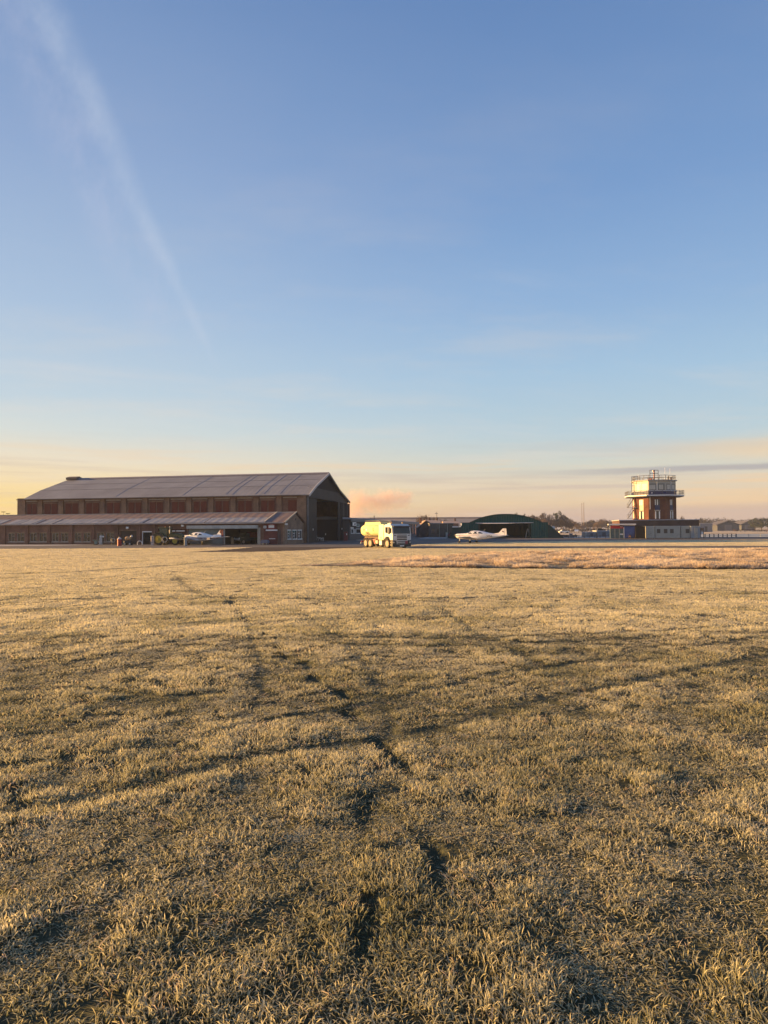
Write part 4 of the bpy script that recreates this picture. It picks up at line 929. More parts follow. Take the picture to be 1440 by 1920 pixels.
    q = MB(); q.lathe([(.001, -.06), (.13, -.06), (.165, -.03), (.165, .03), (.13, .06), (.001, .06)], (2.04, 0, .165), 'y', 20); q.build('tyre', BLACK, lg, True)
    q = MB(); q.tube([(-1.3, 0, 1.62), (-1.62, 0, 1.95)], .02, 6, .008); q.build('aerial', WHITE, fu)
    if low_paint:
        for s in (-1, 1):
            xs_ = [2.2, 1.6, 1.0, .4, -.2, -.8, -1.4, -2.0, -2.6, -3.2, -3.8, -4.3]
            strip('lower_paint', xs_, lambda x: fus(x)[1] + .03, lambda x: (fus(x)[1] * .58 + fus(x)[2] * .42), s, stripe_m, fu)
        q = MB(); q.prism([(-3.95, 1.75), (-4.1, 2.09), (-4.27, 2.11), (-4.27, 1.5)], 'y', -.052, .052); q.build('fin_tip_paint', stripe_m, fo)
    else:
        for s in (-1, 1):
            xs_ = [2.3, 1.8, 1.3, .8, .3, -.3, -.9]
            strip('stripe', xs_, lambda x: 1.13 - .02 * x, lambda x: 1.18 - .02 * x, s, stripe_m, fu)
            strip('stripe', xs_[:5], lambda x: .80, lambda x: .93, s, DTX, fu)
        q = MB(); q.prism([(-3.95, 1.62), (-4.02, 1.74), (-4.2, 1.66), (-4.14, 1.5), (-4.04, 1.58)], 'y', -.055, .055); q.build('tail_emblem', mat('emblem_brown', (0.10, 0.05, 0.03), 0.6), fo)
    for s in (-1, 1):
        x0 = -1.95; z0 = .96 if not low_paint else .86
        text('registration', reg, .44, reg_m, fu, (x0, s * (sidey(x0, z0) + .02), z0), (R(90), 0, R(180) if s > 0 else 0) if False else (R(90), 0, R(180 if s > 0 else 0) + s * R(-9) * 0 + (R(-8) if s < 0 else R(8)) * -1), .004)
    return t
# heading is local +x; nose points left in the picture
g1 = G(366, 1022.0)
aircraft('white light aircraft with dark maroon belly parked before the grey roller shutter', (g1.x - .3, g1.y + 1.5, 0), R(180 - 22), mat('maroon_paint', (0.13, 0.02, 0.03), 0.4), 'G-BKAS', True, mat('maroon_paint', (0, 0, 0)), mat('pale_letters', (0.75, 0.70, 0.72), 0.5))
pl2 = aircraft('sunlit white light aircraft parked in front of the green hangar', (12.9, 102.4, 0), R(180 - 24), mat('stripe_red', (0.30, 0.05, 0.03), 0.4), 'G-IOMA', False, mat('rudder_cream', (0.74, 0.72, 0.68), 0.4), DTX)

pl2.scale = (1.06, 1.06, 1.0)
# ------------------------------------------------------------------ tractor
gt = G(309, 1022.5)
TR = thing('tractor', 'dark green tractor with yellow wheel rims standing before the brown boarded bay', 'tractor', (gt.x, gt.y + 1.6, 0), R(-14))
TG = mat('tractor_green', (0.018, 0.042, 0.018), 0.6, 0, 0.2, 3); TYL = mat('rim_yellow', (0.33, 0.27, 0.025), 0.5, 0, 0.15, 3)
for s in (-1, 1):
    wheel(-.95, s * 1.05, .82, .45, -s, TR, TYL); wheel(1.55, s * .95, .60, .36, -s, TR, TYL)
    m_ = MB(); arc = [(-.95 + .95 * math.cos(R(a)), .82 + .95 * math.sin(R(a))) for a in range(10, 171, 20)]; ar2 = [(-.95 + .88 * math.cos(R(a)), .82 + .88 * math.sin(R(a))) for a in range(170, 9, -20)]
    m_.prism(arc + ar2, 'y', *sorted((s * 1.05, s * .55))); m_.build('mudguard', TG, TR)
m_ = MB(); m_.prism([(.15, 1.0), (.15, 1.72), (1.2, 1.70), (2.1, 1.55), (2.3, 1.30), (2.3, .95)], 'y', -.36, .36); m_.build('bonnet', TG, TR)
m_ = MB(); m_.box(-1.3, 2.0, -.25, .25, .6, 1.0); m_.box(1.4, 1.7, -.9, .9, .5, .66); m_.box(-1.1, -.8, -.9, .9, .7, .92); m_.build('chassis', DARK, TR)
m_ = MB()
for x, y in ((-1.0, -.62), (-1.0, .62), (.15, -.62), (.15, .62)): m_.box(x - .04, x + .04, y - .04, y + .04, 1.0, 2.35)
m_.box(-1.04, .19, -.66, .66, 1.0, 1.1); cf = m_.build('cab_frame', TG, TR)
m_ = MB(); m_.bevbox(-1.15, .28, -.74, .74, 2.352, 2.50, .06); m_.build('cab_roof', TG, cf)
for s in (-1, 1): m_ = MB(); m_.box(-.95, .10, s * .62 - .01, s * .62 + .01, 1.12, 2.34); m_.build('cab_glass', mat('cab_glass', (0.07, 0.10, 0.08), 0.15), cf)
m_ = MB(); m_.tube([(.45, -.4, 1.6), (.45, -.4, 2.62)], .06, 10); m_.tube([(.45, -.4, 1.7), (.45, -.4, 2.2)], .09, 10); m_.build('exhaust', mat('bright_steel', (0.6, 0.55, 0.5), 0.3, 0.7), TR)
m_ = MB(); m_.box(-.3, .1, -.3, .3, 1.1, 1.55); m_.build('seat', BLACK, TR)
m_ = MB(); m_.lathe([(.05, 0), (.05, .1), (.001, .12)], (-.2, -.5, 2.5), 'z', 10); m_.build('beacon', mat('amber', (0, 0, 0)), cf)

# ------------------------------------------------------------------ old truck inside the open garage
ga = A(456); gw = C0 + U * ga + V * (BF + 2.6)
OT = thing('old_truck', 'dark old truck with round headlights and a red load inside the open garage', 'truck', (gw.x, gw.y, 0), -R(HA) + R(180 + 55))
m_ = MB(); m_.bevbox(-1.6, .5, -.85, .85, .55, .95, .05); m_.build('load_bed', mat('dark_olive', (0.05, 0.055, 0.04), 0.6), OT)
m_ = MB(); m_.prism([(.5, .5), (.5, 1.6), (1.1, 1.6), (1.3, 1.05), (2.0, 1.0), (2.05, .5)], 'y', -.8, .8); cb2 = m_.build('cab', MATS['dark_olive'], OT)
m_ = MB(); m_.box(2.06, 2.09, -.6, .6, .6, .9); m_.build('grille', STEEL, cb2)
for s in (-1, 1):
    m_ = MB(); m_.lathe([(.001, .05), (.13, .04), (.14, 0), (.1, -.06)], (2.1, s * .68, .82), 'x', 14); m_.build('headlight', mat('headlight_glass', (0.75, 0.72, 0.65), 0.2), OT, True)
    wheel(1.5, s * .85, .36, .22, -s, OT, RIM); wheel(-1.0, s * .85, .36, .22, -s, OT, RIM)
m_ = MB(); m_.bevbox(-1.3, .2, -.6, .6, .96, 1.75, .15); m_.build('red_load', mat('load_red', (0.22, 0.03, 0.03), 0.6), OT)
gw2 = C0 + U * A(431.5) + V * (BF + .9)
m_ = MB(); m_.bevbox(-.18, .18, -.15, .15, 0, .95, .04); m_.lathe([(.1, .95), (.1, 1.0), (.03, 1.06), (.001, 1.06)], (0, 0, 0), 'z', 10); o = m_.build('timber_post', mat('timber', (0.30, 0.19, 0.10), 0.8)); o.location = (gw2.x, gw2.y, 0); tag(o, 'short brown timber post standing just inside the open garage', 'post')

# ------------------------------------------------------------------ small things on the apron
def at(px, py): g = G(px, py); return (g.x, g.y, 0.0)
def ppm(py, px=300): g = G(px, py); return F / g.y
g = at(170.5, 1015.5); hgt_ = P(170.5, 976, g[1]).z
t = thing('lamp_pole', 'tall rusty red pole with a small pale box on it before the annexe wall', 'pole', g)
q = MB(); q.tube([(0, 0, 0), (0, 0, hgt_)], .07, 8, .045); q.lathe([(.14, 0), (.14, .06), (.05, .1)], (0, 0, 0), 'z', 8); q.build('pole', mat('rusty_red', (0.30, 0.09, 0.05), 0.8, 0, 0.4, 5), t)
q = MB(); q.bevbox(-.2, .2, -.2, -.06, P(170, 1000, g[1]).z, P(170, 995, g[1]).z, .03); q.build('control_box', mat('box_tan', (0.5, 0.38, 0.28), 0.6), t)
g = at(180, 1021.8)
t = thing('hopper', 'pale green metal hopper bin, leftmost of the fuelling gear on the apron', 'bin', g)
q = MB(); q.loft([[(x * k, y * k, z) for x, y in ((-1, -1), (1, -1), (1, 1), (-1, 1))] for k, z in ((.16, .12), (.20, .5), (.38, .68), (.40, .74))]); q.build('body', mat('pale_green', (0.26, 0.33, 0.30), 0.6), t)
for x in (-.15, .15): q = MB(); q.box(x - .03, x + .03, -.15, .15, 0, .14); q.build('leg', DARK, t)
g = at(189.5, 1021); z1 = P(189.5, 1003.8, g[1]).z
t = thing('fuel_pump', 'tall pale grey old fuel pump with a round dial head beside the green hopper', 'fuel pump', g)
q = MB(); q.bevbox(-.24, .24, -.2, .2, .08, z1 - .42, .05); q.box(-.32, .32, -.28, .28, 0, .08); q.build('cabinet', mat('pump_grey', (0.50, 0.46, 0.44), 0.6), t)
q = MB(); q.lathe([(.001, -.1), (.24, -.1), (.26, -.06), (.26, .06), (.24, .1), (.001, .1)], (0, 0, z1 - .2), 'y', 20); hd_ = q.build('dial_head', GREYP, t, True)
q = MB(); q.lathe([(.001, -.125), (.17, -.125), (.17, -.102)], (0, 0, z1 - .2), 'y', 16); q.build('dial', mat('dial_face', (0.6, 0.6, 0.62), 0.4), hd_)
q = MB(); q.tube([(.26, 0, z1 - .45), (.45, -.1, z1 - .75), (.42, -.1, .25), (.25, -.05, .2)], .03, 6); q.build('hose', BLACK, t)
g = at(193.4, 1021)
t = thing('standpipe', 'thin dark standpipe with a white round cap right of the dial-headed pump', 'standpipe', g); z1 = P(193.4, 1005, g[1]).z
q = MB(); q.tube([(0, 0, 0), (0, 0, z1 - .15)], .035, 8); q.box(-.12, .12, -.1, .1, 0, .06); q.build('pipe', RUST, t)
q = MB(); q.lathe([(.001, -.06), (.12, -.05), (.14, 0), (.12, .05), (.001, .06)], (0, 0, z1 - .1), 'y', 14); q.build('cap', WHITE, t, True)
g = at(201, 1020.5)
t = thing('low_barrier', 'low pale concrete block barrier between the standpipe and the hose reel', 'barrier', g)
q = MB(); q.prism([(-.25, 0), (-.2, .3), (-.08, .42), (.08, .42), (.2, .3), (.25, 0)], 'x', -.55, .55); q.build('block', STONE, t)
def reel(px, py, pyc, lab, grp='hose reels on the apron'):
    g = at(px, py); zc = P(px, pyc, g[1]).z; r_ = max(.22, zc * .48)
    t = thing('hose_reel', lab, 'hose reel', g, 0, grp)
    q = MB(); pts = [(r_ * math.cos(2 * math.pi * k / 20), -.08, zc + r_ * math.sin(2 * math.pi * k / 20)) for k in range(21)]; q.tube(pts, .035, 6); pts = [(r_ * .75 * math.cos(2 * math.pi * k / 20), .08, zc + r_ * .75 * math.sin(2 * math.pi * k / 20)) for k in range(21)]; q.tube(pts, .05, 6); q.build('reel', GREYP, t)
    q = MB(); q.lathe([(.1, -.12), (.1, .12)], (0, 0, zc), 'y', 10); q.build('hub', DARK, t)
    for s in (-1, 1): q = MB(); q.tube([(s * .04, 0, zc), (s * .28, 0, 0)], .03, 6); q.build('leg', DARK, t)
reel(212, 1021.5, 1013, 'dark hose reel on splayed legs left of the red oil cabinet')
reel(308.5, 1023, 1011.5, 'dark hose reel on splayed legs in front of the tractor')
g = at(224, 1023.5); z1 = P(224, 1011, g[1]).z
t = thing('oil_cabinet', 'round red oil drum cabinet with a white domed top on the apron', 'cabinet', g)
q = MB(); q.lathe([(.001, 0), (.30, 0), (.30, .05), (.27, .06), (.27, z1 - .12), (.30, z1 - .1), (.30, z1), (.001, z1)], (0, 0, 0), 'z', 18); q.build('body', REDP, t, True)
q = MB(); q.lathe([(.28, z1 + .001), (.22, z1 + .12), (.10, z1 + .2), (.10, z1 + .28), (.001, z1 + .30)], (0, 0, 0), 'z', 16); q.build('domed_top', mat('pink_white', (0.70, 0.58, 0.55), 0.5), t, True)
g = at(229.5, 1020.5); q = MB(); q.tube([(0, 0, 0), (0, 0, P(229.5, 1004, g[1]).z)], .05, 8); q.lathe([(.09, 0), (.09, .05), (.05, .06)], (0, 0, 0), 'z', 8); o = q.build('guide_post', mat('pale_post', (0, 0, 0))); o.location = g; tag(o, 'slim pale post just right of the red oil cabinet', 'post')
g = at(241, 1022.5)
t = thing('bowser_cart', 'small dark cart loaded with a tan tank and a white-capped can', 'cart', g)
q = MB(); q.bevbox(-.55, .45, -.35, .35, .28, .68, .05); q.build('body', DARK, t)
q = MB(); q.lathe([(.001, -.45), (.2, -.43), (.26, -.3), (.26, .2), (.2, .33), (.001, .35)], (0, 0, .95), 'x', 16); q.build('tank', mat('tan_tank', (0.52, 0.32, 0.16), 0.6), t, True)
q = MB(); q.lathe([(.001, 0), (.16, 0), (.16, .16), (.06, .24), (.001, .25)], (.42, 0, 1.16), 'z', 12); q.build('can', mat('cap_white', (0.75, 0.66, 0.58), 0.5), t, True)
for x in (-.4, .3):
    for s in (-1, 1): wheel(x, s * .42, .2, .1, -s, t, STEEL)
q = MB(); q.tube([(-.55, 0, .4), (-1.0, 0, .25), (-1.1, 0, .5)], .03, 6); q.build('drawbar', STEEL, t)
g = at(262, 1021.5); rr = 0.30
q = MB(); q.tube([(-rr * 1.1, 0, 0), (-rr * 1.1, 0, .22)] + [(-rr * 1.1 * math.cos(R(a)), 0, .22 + rr * 1.1 * math.sin(R(a))) for a in range(15, 180, 15)] + [(rr * 1.1, 0, .22), (rr * 1.1, 0, 0)], .05, 8); o = q.build('hoop_barrier', WHITE); o.location = g; tag(o, 'white tubular hoop barrier standing on the apron left of the doorway', 'barrier')
g = at(286, 1022.5); z1 = P(286, 1004.5, g[1]).z
t = thing('fuel_pump', 'narrow pinkish-white old fuel pump beside the tractor', 'fuel pump', g)
q = MB(); q.bevbox(-.19, .19, -.17, .17, .07, z1, .04); q.box(-.26, .26, -.24, .24, 0, .07); q.build('cabinet', mat('pump_pink', (0.62, 0.48, 0.42), 0.6), t)
q = MB(); 
for k in range(3): q.box(-.1, .1, -.185, -.172, z1 * (.3 + .22 * k), z1 * (.3 + .22 * k) + .1)
q.build('meter_window', DARK, t)
q = MB(); q.tube([(.2, 0, z1 - .2), (.38, -.05, z1 - .1), (.40, -.05, .5), (.22, 0, .4)], .025, 6); q.build('hose', BLACK, t)
g = at(281.5, 1020.8); z1 = P(281.5, 998, g[1]).z
t = thing('sign_post', 'post with a sun-struck peach notice box beside the doorway', 'sign', g)
q = MB(); q.tube([(0, 0, 0), (0, 0, z1 - .42)], .05, 8); q.build('post', RUST, t)
q = MB(); q.bevbox(-.32, .30, -.2, .2, z1 - .44, z1, .05); q.build('notice_box', mat('peach_box', (0.75, 0.45, 0.30), 0.5), t)
q = MB(); q.prism([(-.30, z1 - .95), (-.1, z1 - .46), (.1, z1 - .46), (-.12, z1 - 1.0)], 'y', -.1, .05); q.build('red_panel', mat('faded_red', (0.45, 0.16, 0.12), 0.6), t)
g = at(348, 1023.8); z1 = P(348, 1007.5, g[1]).z
t = thing('bollard', 'stout grey bollard standing in front of the maroon-bellied aircraft', 'bollard', g)
q = MB(); q.bevbox(-.17, .17, -.15, .15, .05, z1 - .1, .04); q.box(-.22, .22, -.2, .2, 0, .05); q.build('body', GREYP, t)
q = MB(); q.bevbox(-.19, .19, -.17, .17, z1 - .098, z1, .03); q.build('cap', mat('cap_grey', (0.45, 0.46, 0.48), 0.5), t)
g = at(609.5, 1014.5)
g = at(600, 1015.8); k = 1331 / g[1]
t = thing('tow_trolley', 'white tubular trolley standing in the dark hangar doorway', 'trolley', g, R(-20))
q = MB()
for s in (-.3, .3): q.tube([(-.75, s, 1.15), (-.7, s, .75), (.1, s, .62), (.6, s, .55)], .04, 6); q.tube([(-.35, s, .7), (-.5, s, .05)], .035, 6); q.tube([(.45, s, .55), (.6, s, .05)], .035, 6); q.tube([(-.1, s, .65), (.5, s, .1)], .03, 6)
for x in (-.7, 0, .55): q.tube([(x, -.3, .68), (x, .3, .68)], .03, 6)
q.build('frame', mat('trolley_white', (0.6, 0.62, 0.62), 0.5), t)
for x in (-.5, .6):
    for s in (-1, 1): wheel(x, s * .36, .11, .06, -s, t, STEEL)
g = at(497.5, 1020)
t = thing('lawn_trolley', 'low blue-grey covered trolley under the shop window sill', 'trolley', (C0 + U * A(500.5) + V * (BF - .8))[:], -R(HA))
q = MB(); q.loft([[(x * kx, y * .35, z) for x, y in ((-1, -1), (1, -1), (1, 1), (-1, 1))] for kx, z in ((.5, .18), (.52, .4), (.40, .6), (.25, .66))]); q.build('cover', mat('blue_grey_cover', (0.16, 0.17, 0.24), 0.7), t)
for x in (-.35, .35):
    for s in (-1, 1): wheel(x, s * .36, .11, .06, -s, t, STEEL)
o = MB(); o.lathe([(.001, 0), (.1, 0), (.1, .3), (.06, .42), (.06, .5), (.001, .5)], (0, 0, 0), 'z', 10); o = o.build('gas_bottle', WHITE); p_ = C0 + U * A(493.5) + V * (BF - .35); o.location = (p_.x, p_.y, 0); o.scale = (1, 1, 1.3); tag(o, 'small white bottle at the foot of the red shop wall', 'bottle')
# ------------------------------------------------------------------ dark building running away behind the hangar
D0 = P(655, 1013, 133); D0.z = 0
dV = Vector((math.sin(R(10.3)), math.cos(R(10.3)), 0)); dL = LT(783, D0, dV)
db = thing('dark_terrace', 'long low slate-grey building with a frosted roof edge running away behind the tanker', 'building', D0, -R(10.3))
# local: x to the right (towards us), y away along the building
zt = P(660, 970.5, D0.y).z
SLT = ribbed('slate_cladding', (0.075, 0.078, 0.085), 1, 0.6, 0.4, 0.7, (0.10, 0.10, 0.11))
q = MB(); q.box(-9, 0, 0, dL, 0, zt); q.build('wall', SLT, db)
q = MB(); q.prism([(-9.3, zt), (-4.5, zt + .25), (.35, zt), (.35, zt - .3), (-9.3, zt - .3)], 'y', -.3, dL + .3); q.build('roof', mat('rimed_roof', (0.45, 0.46, 0.52), 0.7, 0, 0.3, 0.3, frost=.5), db)
q = MB(); q.box(.36, .42, -.3, dL + .3, zt - .75, zt - .1); q.build('fascia', mat('fascia_slate', (0.14, 0.15, 0.165), 0.6), db)
def BD(px): return LT(px, D0, dV)
def Zd(px, py): b = BD(px); return P(px, py, (D0 + dV * b).y).z
def dface(p0, p1, y0, y1, m, nm, x=.004, t=.08, par=None):
    b0, b1 = BD(p0), BD(p1); q = MB(); q.box(x, x + t, b0, b1, Zd(p0, y1), Zd(p0, y0)); return q.build(nm, m, par or db)
for (p0, p1) in ((657.5, 662.3), (666.8, 680)):
    f = dface(p0, p1, 991.2, 1000.7, GL, 'window', t=.03)
    b0, b1 = BD(p0), BD(p1); z0, z1 = Zd(p0, 1000.7), Zd(p0, 991.2); q = MB()
    q.box(.036, .08, b0, b0 + .25, z0, z1); q.box(.036, .08, b1 - .25, b1, z0, z1); q.box(.036, .08, b0 + .25, b1 - .25, z1 - .12, z1); q.box(.036, .08, b0 + .25, b1 - .25, z0, z0 + .12); q.build('frame', WHITE, f)
dface(657.2, 662.6, 988.2, 990.8, WHITE, 'lintel_board')
dface(663, 666, 991.8, 1001, mat('pale_door', (0.42, 0.40, 0.40), 0.6), 'door')
for p0 in (768, 773, 778): dface(p0, p0 + 1.6, 982, 1001, mat('blue_pane', (0.12, 0.16, 0.20), 0.2), 'tall_window', t=.05)
def dsign(p0, p1, y0, y1, nm, lab, m):
    b0, b1 = BD(p0), BD(p1); c_ = D0 + dV * ((b0 + b1) / 2); q = MB(); hw = (b1 - b0) / 2; z0, z1 = Zd(p0, y1), Zd(p0, y0)
    q.box(-.02, .04, -hw, hw, z0, z1); o = q.build(nm, m); o.location = (c_.x + .5, c_.y - .08, 0); o.rotation_euler = (0, 0, -R(10.3)); tag(o, lab, 'sign'); return o, hw, z0, z1
o, hw, z0, z1 = dsign(656.2, 662.8, 979, 985.8, 'picture_sign', 'square white sign with a dark picture on the slate building', WHITE)
q = MB(); q.prism([(-.1, z0 + .12), (hw * .55, z0 + .18), (hw * .6, z1 - .12), (.0, z1 - .25), (-.3, z0 + .35)], 'x', .042, .05); q.build('dark_picture', DARK, o)
o, hw, z0, z1 = dsign(663.4, 669, 982, 988, 'pointer_sign', 'smaller green and white sign right of the picture sign', mat('sign_pale', (0.42, 0.46, 0.45), 0.6))
q = MB(); q.box(.042, .05, -hw * .8, hw * .5, z0 + .15, z1 - .1); q.build('green_panel', mat('sign_green', (0.05, 0.12, 0.10), 0.6), o)
# red box pillar by the far door leaves
g = P(648.3, 1013, 129); z1 = P(648.3, 997, 129).z
t = thing('fire_point', 'tall dark red fire point box at the right edge of the hangar doors', 'fire point', (g.x, g.y, 0))
q = MB(); q.bevbox(-.35, .35, -.25, .25, 0, z1, .04); q.build('cabinet', mat('dull_red', (0.20, 0.05, 0.05), 0.6), t)
q = MB(); q.box(.1, .25, -.27, -.252, z1 - .6, z1 - .3); q.build('notice', WHITE, t)

# ------------------------------------------------------------------ buildings between
def bx(name, label, cat, px0, px1, y, pytop, depth, m, roofm=None, rz=0.0, ov=.15, grp=None):
    a, b = P(px0, 1000, y), P(px1, 1000, y); z = P((px0 + px1) / 2, pytop, y).z; cx = (a.x + b.x) / 2; w = (b.x - a.x) / 2 / math.cos(rz)
    t = thing(name, label, cat, (cx, y, 0), rz, grp); q = MB(); q.box(-w, w, 0, depth, 0, z); q.build('wall', m, t)
    if roofm: q = MB(); q.box(-w - ov, w + ov, -ov, depth + ov, z + .002, z + .16); q.build('roof', roofm, t)
    return t, w, z
WSH = brick('sooty_brick', (0.11, 0.09, 0.085), (0.085, 0.07, 0.068), (0.12, 0.11, 0.10))
t, w, z = bx('workshop', 'flat-roofed dark brick workshop between the slate building and the green hangar', 'building', 806, 850, 172, 982, 9, WSH, mat('dark_rimed_roof', (0.25, 0.24, 0.25), 0.8))
for k, (a, b) in enumerate(((.08, .2), (.3, .42), (.62, .8))):
    q = MB(); q.box(-w + 2 * w * a, -w + 2 * w * b, -.04, -.003, 0 if k == 2 else .9, 2.1); q.build('door' if k == 2 else 'window', DARK if k == 2 else GL, t)
for x in (-w * .2, w * .5): q = MB(); q.tube([(x, -.08, .1), (x, -.08, z)], .06, 6); q.build('downpipe', GREYP, t)
# gabled brick house: left roof slope catches the sun
y = 178; pk = P(798.5, 976.5, y); le = P(783, 989.5, y); re = P(813, 985, y)
t = thing('gabled_store', 'dark gabled store with one sunlit orange roof slope behind the tanker cab', 'building', (pk.x, y, 0))
q = MB(); q.prism([(le.x - pk.x + .3, 0), (re.x - pk.x, 0), (re.x - pk.x, re.z), (0, pk.z - .1), (le.x - pk.x + .3, le.z)], 'y', 0, 14); q.build('wall', WSH, t)
q = MB(); q.prism([(le.x - pk.x, le.z), (0, pk.z), (re.x - pk.x + .2, re.z), (re.x - pk.x + .2, re.z + .14), (0, pk.z + .16), (le.x - pk.x, le.z + .14)], 'y', -.25, 14.2); rr_ = q.build('roof', mat('orange_tile', (0.42, 0.27, 0.18), 0.8, 0, 0.3, 1.5, frost=.15), t)
q = MB(); q.box(-1.3, -.8, 5, 5.6, pk.z - .6, pk.z + .9); q.build('chimney', BRK, rr_)
# row of low houses behind it, sunlit roofs
for i, (p0, p1, pt, pe, y, lb) in enumerate(((800, 812, 974.5, 980, 235, 'tiled house roof showing behind the gabled store, left one'), (813, 826, 975, 980.5, 245, 'tiled house roof showing behind the workshop, below the bare tree'), (832, 860, 976.5, 981, 255, 'long low tiled roof showing behind the workshop, nearest the green hangar'))):
    a, b = P(p0, 990, y), P(p1, 990, y); zp = P(p0, pt, y).z; ze = P(p0, pe, y).z; w = (b.x - a.x) / 2
    t = thing('brick_house', lb, 'house', ((a.x + b.x) / 2, y, 0), 0, 'houses behind the workshop'); q = MB(); q.box(-w, w, 0, 7, 0, ze); q.build('wall', BRK, t)
    q = MB(); q.prism([(-.3, ze - .1), (3.5, zp), (7.3, ze - .1)], 'x', -w - .2, w + .2); r__ = q.build('roof', MATS['orange_tile'], t); q = MB(); q.box(w - 1.2, w - .6, 3.2, 3.8, zp - .3, zp + .9); q.build('chimney', BRK, r__)
    q = MB(); q.box(-w * .5, -w * .5 + 1.0, -.03, -.002, .9, 2.0); q.build('window', GL, t)
# red utility vehicle and grey tank by the workshop
g = P(844.5, 1005, 165)
t = thing('red_buggy', 'small dark red utility vehicle parked by the left side of the green hangar', 'buggy', (g.x, 165, 0))
q = MB(); q.prism([(-.55, .3), (-.55, .8), (-.25, .85), (-.15, 1.25), (.5, 1.25), (.55, .3)], 'y', 0, 1.1); q.build('body', mat('dull_red', (0, 0, 0)), t)
for x in (-.35, .35):
    for s in (0, 1): q = MB(); q.lathe([(.001, -.08), (.22, -.08), (.22, .08), (.001, .08)], (x, s * 1.1, .22), 'y', 14); q.build('wheel', BLACK, t)
q = MB(); q.box(-.12, .42, -.02, -.003, .88, 1.18); q.build('window', GL, t)
t, w, z = bx('grey_locker', 'small pale grey locker left of the red buggy', 'locker', 836, 840, 166, 998, .7, GREYP); q = MB(); q.box(-w * .8, w * .8, -.03, -.002, .15, z - .15); q.build('door', STEEL, t)
# ------------------------------------------------------------------ green hangar with bowed roof
gy = 151.0
gl, gr_ = P(865, 1000, gy).x, P(1026, 1000, gy).x; gc = (gl + gr_) / 2
gh = thing('green_hangar', 'dark green corrugated hangar with a bowed roof and wide open front', 'hangar', (gc, gy, 0), R(-6.3))
GRN = ribbed('green_corrugated', (0.020, 0.095, 0.080), 0, 0.35, 0.4, 0.55, (0.014, 0.072, 0.062), nscale=.4)
ge = P(945, 980.2, gy).z; gp = P(947, 964.7, gy).z; hw = (gr_ - gl) / 2
o0, o1 = P(896, 1000, gy).x - gc, P(995, 1000, gy).x - gc
arc = []
a0, a1 = P(881, 980, gy).x - gc, P(1014, 980, gy).x - gc
for k in range(21):
    f = k / 20; x = a0 + (a1 - a0) * f; arc.append((x, ge + (gp - ge) * (1 - abs(2 * f - 1) ** 2.2)))
DEP = 24
q = MB(); q.box(-hw, o0, 0, .15, 0, ge); q.box(o1, hw, 0, .15, 0, ge); q.box(-hw, -hw + .15, .15, DEP, 0, ge); q.box(hw - .15, hw, .15, DEP, 0, ge); q.box(-hw, hw, DEP, DEP + .15, 0, ge); q.build('wall', GRN, gh)
q = MB(); q.prism(arc, 'y', 0.02, .17); q.build('front_gable', GRN, gh)
top = [(x, z + .02) for x, z in arc]; bot = [(x, z + .14) for x, z in arc]
q = MB(); q.prism(bot + top[::-1], 'y', -.25, DEP + .2); q.build('roof', ribbed('green_roof', (0.024, 0.085, 0.072), 1, 0.5, 0.4, 0.6, frost=.12), gh)
q = MB(); q.box(-hw, a0, 0.0, DEP, ge + .002, ge + .1); q.box(a1, hw, 0.0, DEP, ge + .002, ge + .1); q.build('flat_roof', DARK, gh)
q = MB(); q.box(P(892, 980, gy).x - gc, P(999, 980, gy).x - gc, -.12, -.003, ge - .07, ge + .06); q.build('door_track', mat('pale_track', (0.55, 0.57, 0.56), 0.5), gh)
for s, (pa, pb) in ((-1, (849, 841)), (1, (1026, 1056))):
    xe = P(pb, 1005, gy).x - gc; q = MB()
    if s > 0: q.prism([(hw + .002, 0), (xe, 0), (hw + .45, ge - .55), (hw + .002, ge - .4)], 'y', .1, .3)
    else:
        xt = P(849, 990, gy).x - gc; q.prism([(-hw - .002, 0), (xe, 0), (xt, 1.9), (xt, 2.3), (-hw - .002, 2.4)], 'y', .1, .3)
    q.build('buttress', mat('dark_green_panel', (0.008, 0.04, 0.033), 0.6, 0, 0.2, 1), gh)
q = MB(); xt = P(849, 990, gy).x - gc; q.box(xt - .05, P(860, 990, gy).x - gc, -.1, .05, P(850, 988.8, gy).z, P(850, 987, gy).z); q.build('guide_rail', WHITE, gh)
q = MB(); x_ = P(863.5, 990, gy).x - gc; q.tube([(x_ - .3, -.1, P(863, 988, gy).z), (x_ + .05, -.1, P(863, 987.5, gy).z), (x_ + .25, -.1, P(863, 985, gy).z), (x_ + .25, -.1, P(863, 981, gy).z)], .12, 8); q.build('vent_pipe', WHITE, gh)
q = MB(); q.box(-hw + .2, hw - .2, .3, DEP, .013, .02); q.build('inner_floor', mat('inner_floor', (0, 0, 0)), gh)
for x in (o0 + .2, o1 - .5): q = MB(); q.box(x, x + .3, .4, .5, 0, ge - .1); q.build('folded_door', mat('folded_green', (0.03, 0.06, 0.05), 0.6), gh)
# stepladder inside
g = P(989.5, 1006, gy + 2.5)
t = thing('stepladder', 'white folding stepladder just inside the right side of the green hangar', 'ladder', (g.x, gy + 2.5, 0))
for s in (-1, 1):
    q = MB()
    for dx in (-.22, .22): q.tube([(s * .45, dx, .75 if False else 0), (s * .06, dx * .7, 2.0)], .04, 6)
    for k in range(5): f = .15 + .18 * k; q.tube([(s * (.45 - .39 * f), -.2, 2 * f), (s * (.45 - .39 * f), .2, 2 * f)], .025, 6)
    q.build('leg_frame', WHITE, t)
